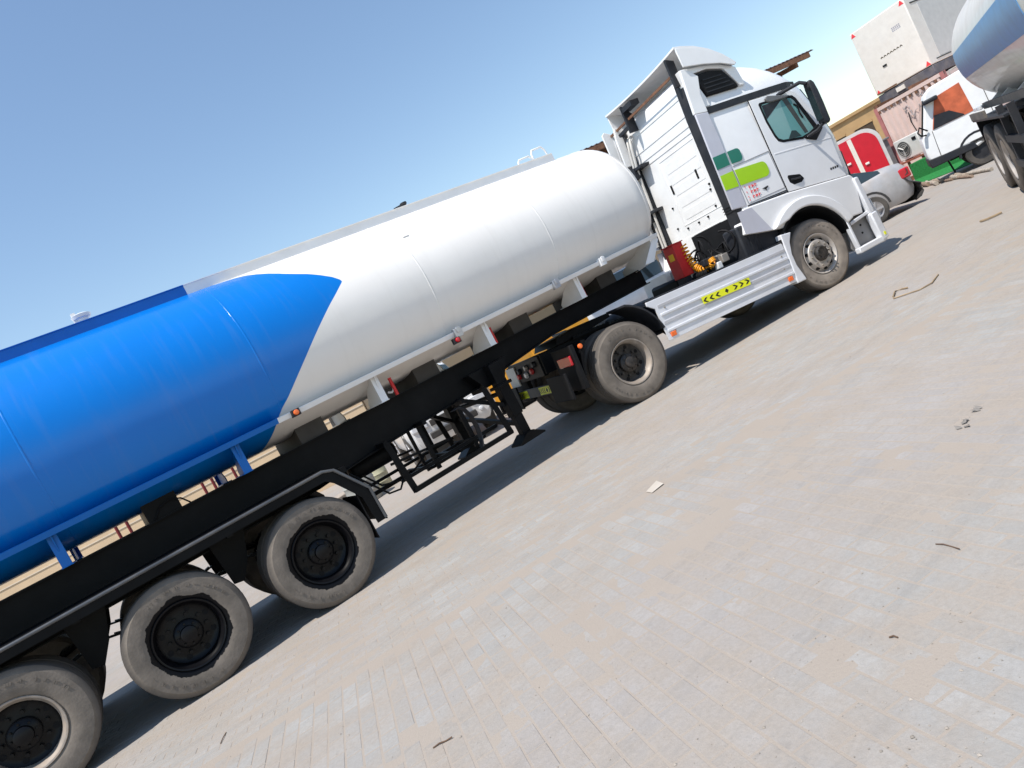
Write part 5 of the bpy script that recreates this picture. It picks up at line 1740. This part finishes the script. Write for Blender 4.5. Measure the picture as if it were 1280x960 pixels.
MB().box(.1, 3.6, -.40, -.30, .42, .56).box(.1, 3.6, .30, .40, .42, .56).build('chassis_rail', black, lt, smooth=30)
MB().bar((.35, -.60, .10), (.30, -.66, .55), .04, .04).bar((.35, -.64, .42), (1.2, -.64, .42), .03, .03).build('step_frame', black, lt, smooth=30)
for s in (-1, 1):
    we = empty('wheel', (.98, s * .70, .34), 0, lt)
    MB().lathe([(.2, -.1), (.31, -.1), (.34, -.07), (.34, .07), (.31, .1), (.2, .1)], 26, 'y').build('tyre', car_tyre, we, smooth=40)
    MB().lathe([(.2, s * .08), (.18, s * .02), (0, s * .03)], 20, 'y').build('rim', dgrey, we, smooth=40)
    MB().prism(arc(.98, .36, .45, 0, 180, 12) + arc(.98, .36, .40, 180, 0, 12), s * .81, s * .55, 'y').build('fender', dgrey, lt, smooth=40)
    we = empty('wheel', (3.2, s * .70, .34), 0, lt)
    MB().lathe([(.2, -.1), (.31, -.1), (.34, -.07), (.34, .07), (.31, .1), (.2, .1)], 26, 'y').build('tyre', car_tyre, we, smooth=40)
    MB().lathe([(.2, s * .08), (.18, s * .02), (0, s * .03)], 20, 'y').build('rim', dgrey, we, smooth=40)
lt.location = (17.62, .78, 0)
lt.rotation_euler = (0, 0, math.atan2(-.89, .46))

# second tanker at the edge of the view
T2A = R(27)
a2 = Vector((math.cos(T2A), math.sin(T2A), 0))
n2 = Vector((-a2.y, a2.x, 0))
w2 = Vector((11.46, -3.04, 0))
t2 = prop('tanker_truck', 'white tanker with broad blue stripe on its side, twin rear axles, dark frame', 'truck', tuple(w2 - n2 * 1.22), T2A)
# local x runs away from the camera, +y is the side in view
t2w = mat('tanker_cream', (.70, .67, .62), .4, var=.05, dust=.25, dcol=(.45, .37, .29), coat=.2)
Z2, A2_, B2_, Y2 = 2.12, .92, .91, .25


def el2(x, s=1.0, n=56):
    return [(x, Y2 + A2_ * s * math.cos(2 * math.pi * k / n), Z2 + B2_ * s * math.sin(2 * math.pi * k / n)) for k in range(n)]


sh = MB().loft([el2(-6.70, .25), el2(-6.67, .6), el2(-6.61, .88), el2(-6.54, .98), el2(-6.5)] + [el2(-6 + k * .5) for k in range(13)] + [el2(.30), el2(.36, .97), el2(.42, .85), el2(.47, .5), el2(.49, .2)])
t2s = sh.build('tank_shell', t2w, t2, smooth=60)
stp = MB()
lps = []
ra = [-17 + 2.7 * k for k in range(11)]
for xx in [-6.0 + .2 * k for k in range(31)] + [.22]:
    lps.append([(xx, Y2 + A2_ * 1.006 * math.cos(R(a)), Z2 + B2_ * 1.006 * math.sin(R(a))) for a in ra] + [(xx, Y2 + A2_ * .998 * math.cos(R(a)), Z2 + B2_ * .998 * math.sin(R(a))) for a in ra[::-1]])
stp.loft(lps)
stp.build('blue_stripe', mat('stripe_blue', (.055, .24, .50), .4, var=.08, dust=.2), t2s, smooth=60)
for s in (-1, 1):
    MB().box(-6.3, .9, s * .45 - .05, s * .45 + .05, 1.05, 1.31).build('frame_rail', black, t2, smooth=30)
    MB().box(-6.0, .55, s * 1.02 - .03, s * 1.02 + .03, 1.28, 1.38).build('side_rail', mat('brown_grey_steel', (.09, .08, .07), .6, var=.2, dust=.4), t2, smooth=30)
    MB().box(-3.0, .75, min(s * .62, s * 1.24), max(s * .62, s * 1.24), 1.16, 1.19).build('fender', dgrey, t2, smooth=30)
    MB().box(-1.05, .85, s * 1.22 - .02, s * 1.22 + .02, 1.18, 1.30).build('fender_edge', mat('brown_grey_steel', (.09, .08, .07)), t2, smooth=30)
    MB().box(.72, .78, min(s * .65, s * 1.2), max(s * .65, s * 1.2), .55, 1.16).build('mud_flap', rubber, t2, smooth=30)
    for x in (-2.2, -3.2):
        MB().box(x - .04, x + .04, s * 1.16 - .04, s * 1.16 + .04, .45, 1.30).build('guard_post', dgrey, t2, smooth=30)
    for z in (.5, .85):
        MB().box(-4.6, -2.0, s * 1.18 - .03, s * 1.18 + .03, z - .05, z + .05).build('guard_rail', dgrey, t2, smooth=30)
    for x in (0, -1.35):
        make_wheel(t2, x, s * 1.22, TR - .006, s, 'dish', tm_dusty, rim_steer, .28, True, seed=40, detail=s > 0)
for x in (0, -1.35):
    MB().cyl((x, -.95, TR), (x, .95, TR), .08, 12).build('axle', black, t2, smooth=40)
for x in (-5.5, -4.0, -2.5, -1.0, .1):
    for s in (-1, 1):
        MB().prism([(s * .40, 1.28), (s * .40, 1.40), (s * .75, 1.50), (s * .98, 1.36), (s * 1.0, 1.29)], x - .05, x + .05, 'x').build('saddle', t2w, t2, smooth=30)
MB().box(-6.3, -6.2, -.5, .5, 1.06, 1.30).build('cross_member', black, t2, smooth=30)
for k, x in enumerate((.25, .55, .75)):
    MB().lathe([(0, 0), (.05, .01), (.05, .06), (0, .07)], 12, 'z', (x, 1.12, 1.30)).build('work_lamp', lampw, t2, smooth=40)
MB().tube([(-.4, .2, 2.9), (-.4, .2, 3.10), (-.1, .2, 3.14), (.15, .2, 3.10), (.15, .2, 2.9)], .025, 8).build('ladder_hoop', t2w, t2s, smooth=60)

# ------------------------------------------------------------------ litter on the paving
stick = mat('dry_stick', (.11, .065, .04), .9, var=.3)
stickp = mat('pale_dry_grass', (.30, .22, .14), .9, var=.3)


def ray_ground(px, py):
    d = co.matrix_world.to_3x3() @ Vector(((px - 640) / 881.4, -(py - 480) / 881.4, -1))
    t = -CAM.z / d.z
    return CAM + d * t


def litter(name, label, pts, r, m, group=None):
    P = [ray_ground(*p) for p in pts]
    c = P[0].copy()
    o = tag(MB().tube([(p.x - c.x, p.y - c.y, r + .001 + .004 * (k % 2)) for k, p in enumerate(P)], r, 6).build(name, m, None, smooth=60), label, 'twig', group)
    o.location = (c.x, c.y, 0)


litter('twig', 'thin dark curved twig lying alone on dusty pavers', [(1170, 681), (1180, 682), (1190, 684), (1200, 688)], .0025, stick)
litter('dry_stalk', 'bent pale dry stalk with dark tips lying on the paving', [(1117, 372), (1119, 366), (1128, 362), (1135, 361)], .010, stickp)
litter('dry_stalk', 'straight dry stalk with dark patches, longer than its bent neighbour', [(1117, 374), (1133, 369), (1150, 363), (1165, 355), (1173, 344)], .008, stickp)
litter('twig', 'short dry twig with dark head out on the open paving', [(1226, 278), (1236, 275), (1246, 270), (1253, 267)], .016, stickp)
litter('twig', 'stubby dark twig lying near the shadow of the rear axles', [(542, 936), (550, 931), (558, 927), (566, 923)], .0035, stick)
litter('twig', 'slender straight dark twig beside the tanker shadow', [(276, 930), (279, 924), (283, 916)], .003, stick)
litter('twig', 'tiny brown twig among the wide grey pavers', [(1112, 798), (1118, 797), (1123, 798)], .003, stick)
pc = ray_ground(818, 611)
pp = MB()
pp.add([(-.075, -.05, .004), (.06, -.055, .008), (.075, .03, .03), (-.05, .045, .005), (.01, -.01, .016)], [(0, 1, 4), (1, 2, 4), (2, 3, 4), (3, 0, 4)])
o = tag(pp.build('paper_scrap', mat('paper_scrap', (.44, .39, .33), .8, var=.08), None, smooth=0), 'crumpled pale paper scrap lying on the paving', 'paper')
o.modifiers.new('thick', 'SOLIDIFY').thickness = .002
o.location = (pc.x, pc.y, 0.002)
pc = ray_ground(1212, 523)
lf = MB()
rnd = random.Random(8)
for k in range(7):
    a = rnd.random() * 6
    x, y = rnd.uniform(-.13, .13), rnd.uniform(-.03, .03)
    lf.add([(x, y, .004), (x + .045 * math.cos(a), y + .045 * math.sin(a), .02), (x + .025 * math.cos(a + .8), y + .03 * math.sin(a + .8), .004), (x + .02 * math.cos(a - .7), y + .025 * math.sin(a - .7), .008)], [(0, 3, 1), (0, 1, 2)])
o = tag(lf.build('leaf_litter', mat('leaf_scrap', (.20, .18, .16), .8, var=.3), None, smooth=0), 'small heap of curled grey scraps on the open paving', 'litter')
o.location = (pc.x, pc.y, 0)
# grit and pebbles scattered over the paving
gr = MB()
rnd = random.Random(15)
for k in range(900):
    px, py = rnd.uniform(200, 1280), rnd.uniform(330, 960)
    p = ray_ground(px, py)
    if p.y > -1.4 or (p - CAM).length > 9:
        continue
    s = rnd.uniform(.0015, .0045) if rnd.random() < .93 else rnd.uniform(.005, .009)
    vs = [(p.x + s * rnd.uniform(.7, 1.2) * a, p.y + s * rnd.uniform(.7, 1.2) * b, .0015 + s * .6 * c) for a, b, c in ((1, 0, 0), (-1, 0, 0), (0, 1, 0), (0, -1, 0), (0, 0, 1), (0, 0, -.6))]
    gr.add(vs, [(0, 2, 4), (2, 1, 4), (1, 3, 4), (3, 0, 4), (2, 0, 5), (1, 2, 5), (3, 1, 5), (0, 3, 5)])
o = gr.build('grit', mat('grit_stone', (.30, .26, .22), .9, var=.4, scale=3), None, smooth=0)
o['kind'] = 'stuff'
o['label'] = 'scattered grit and small pebbles on the paving'
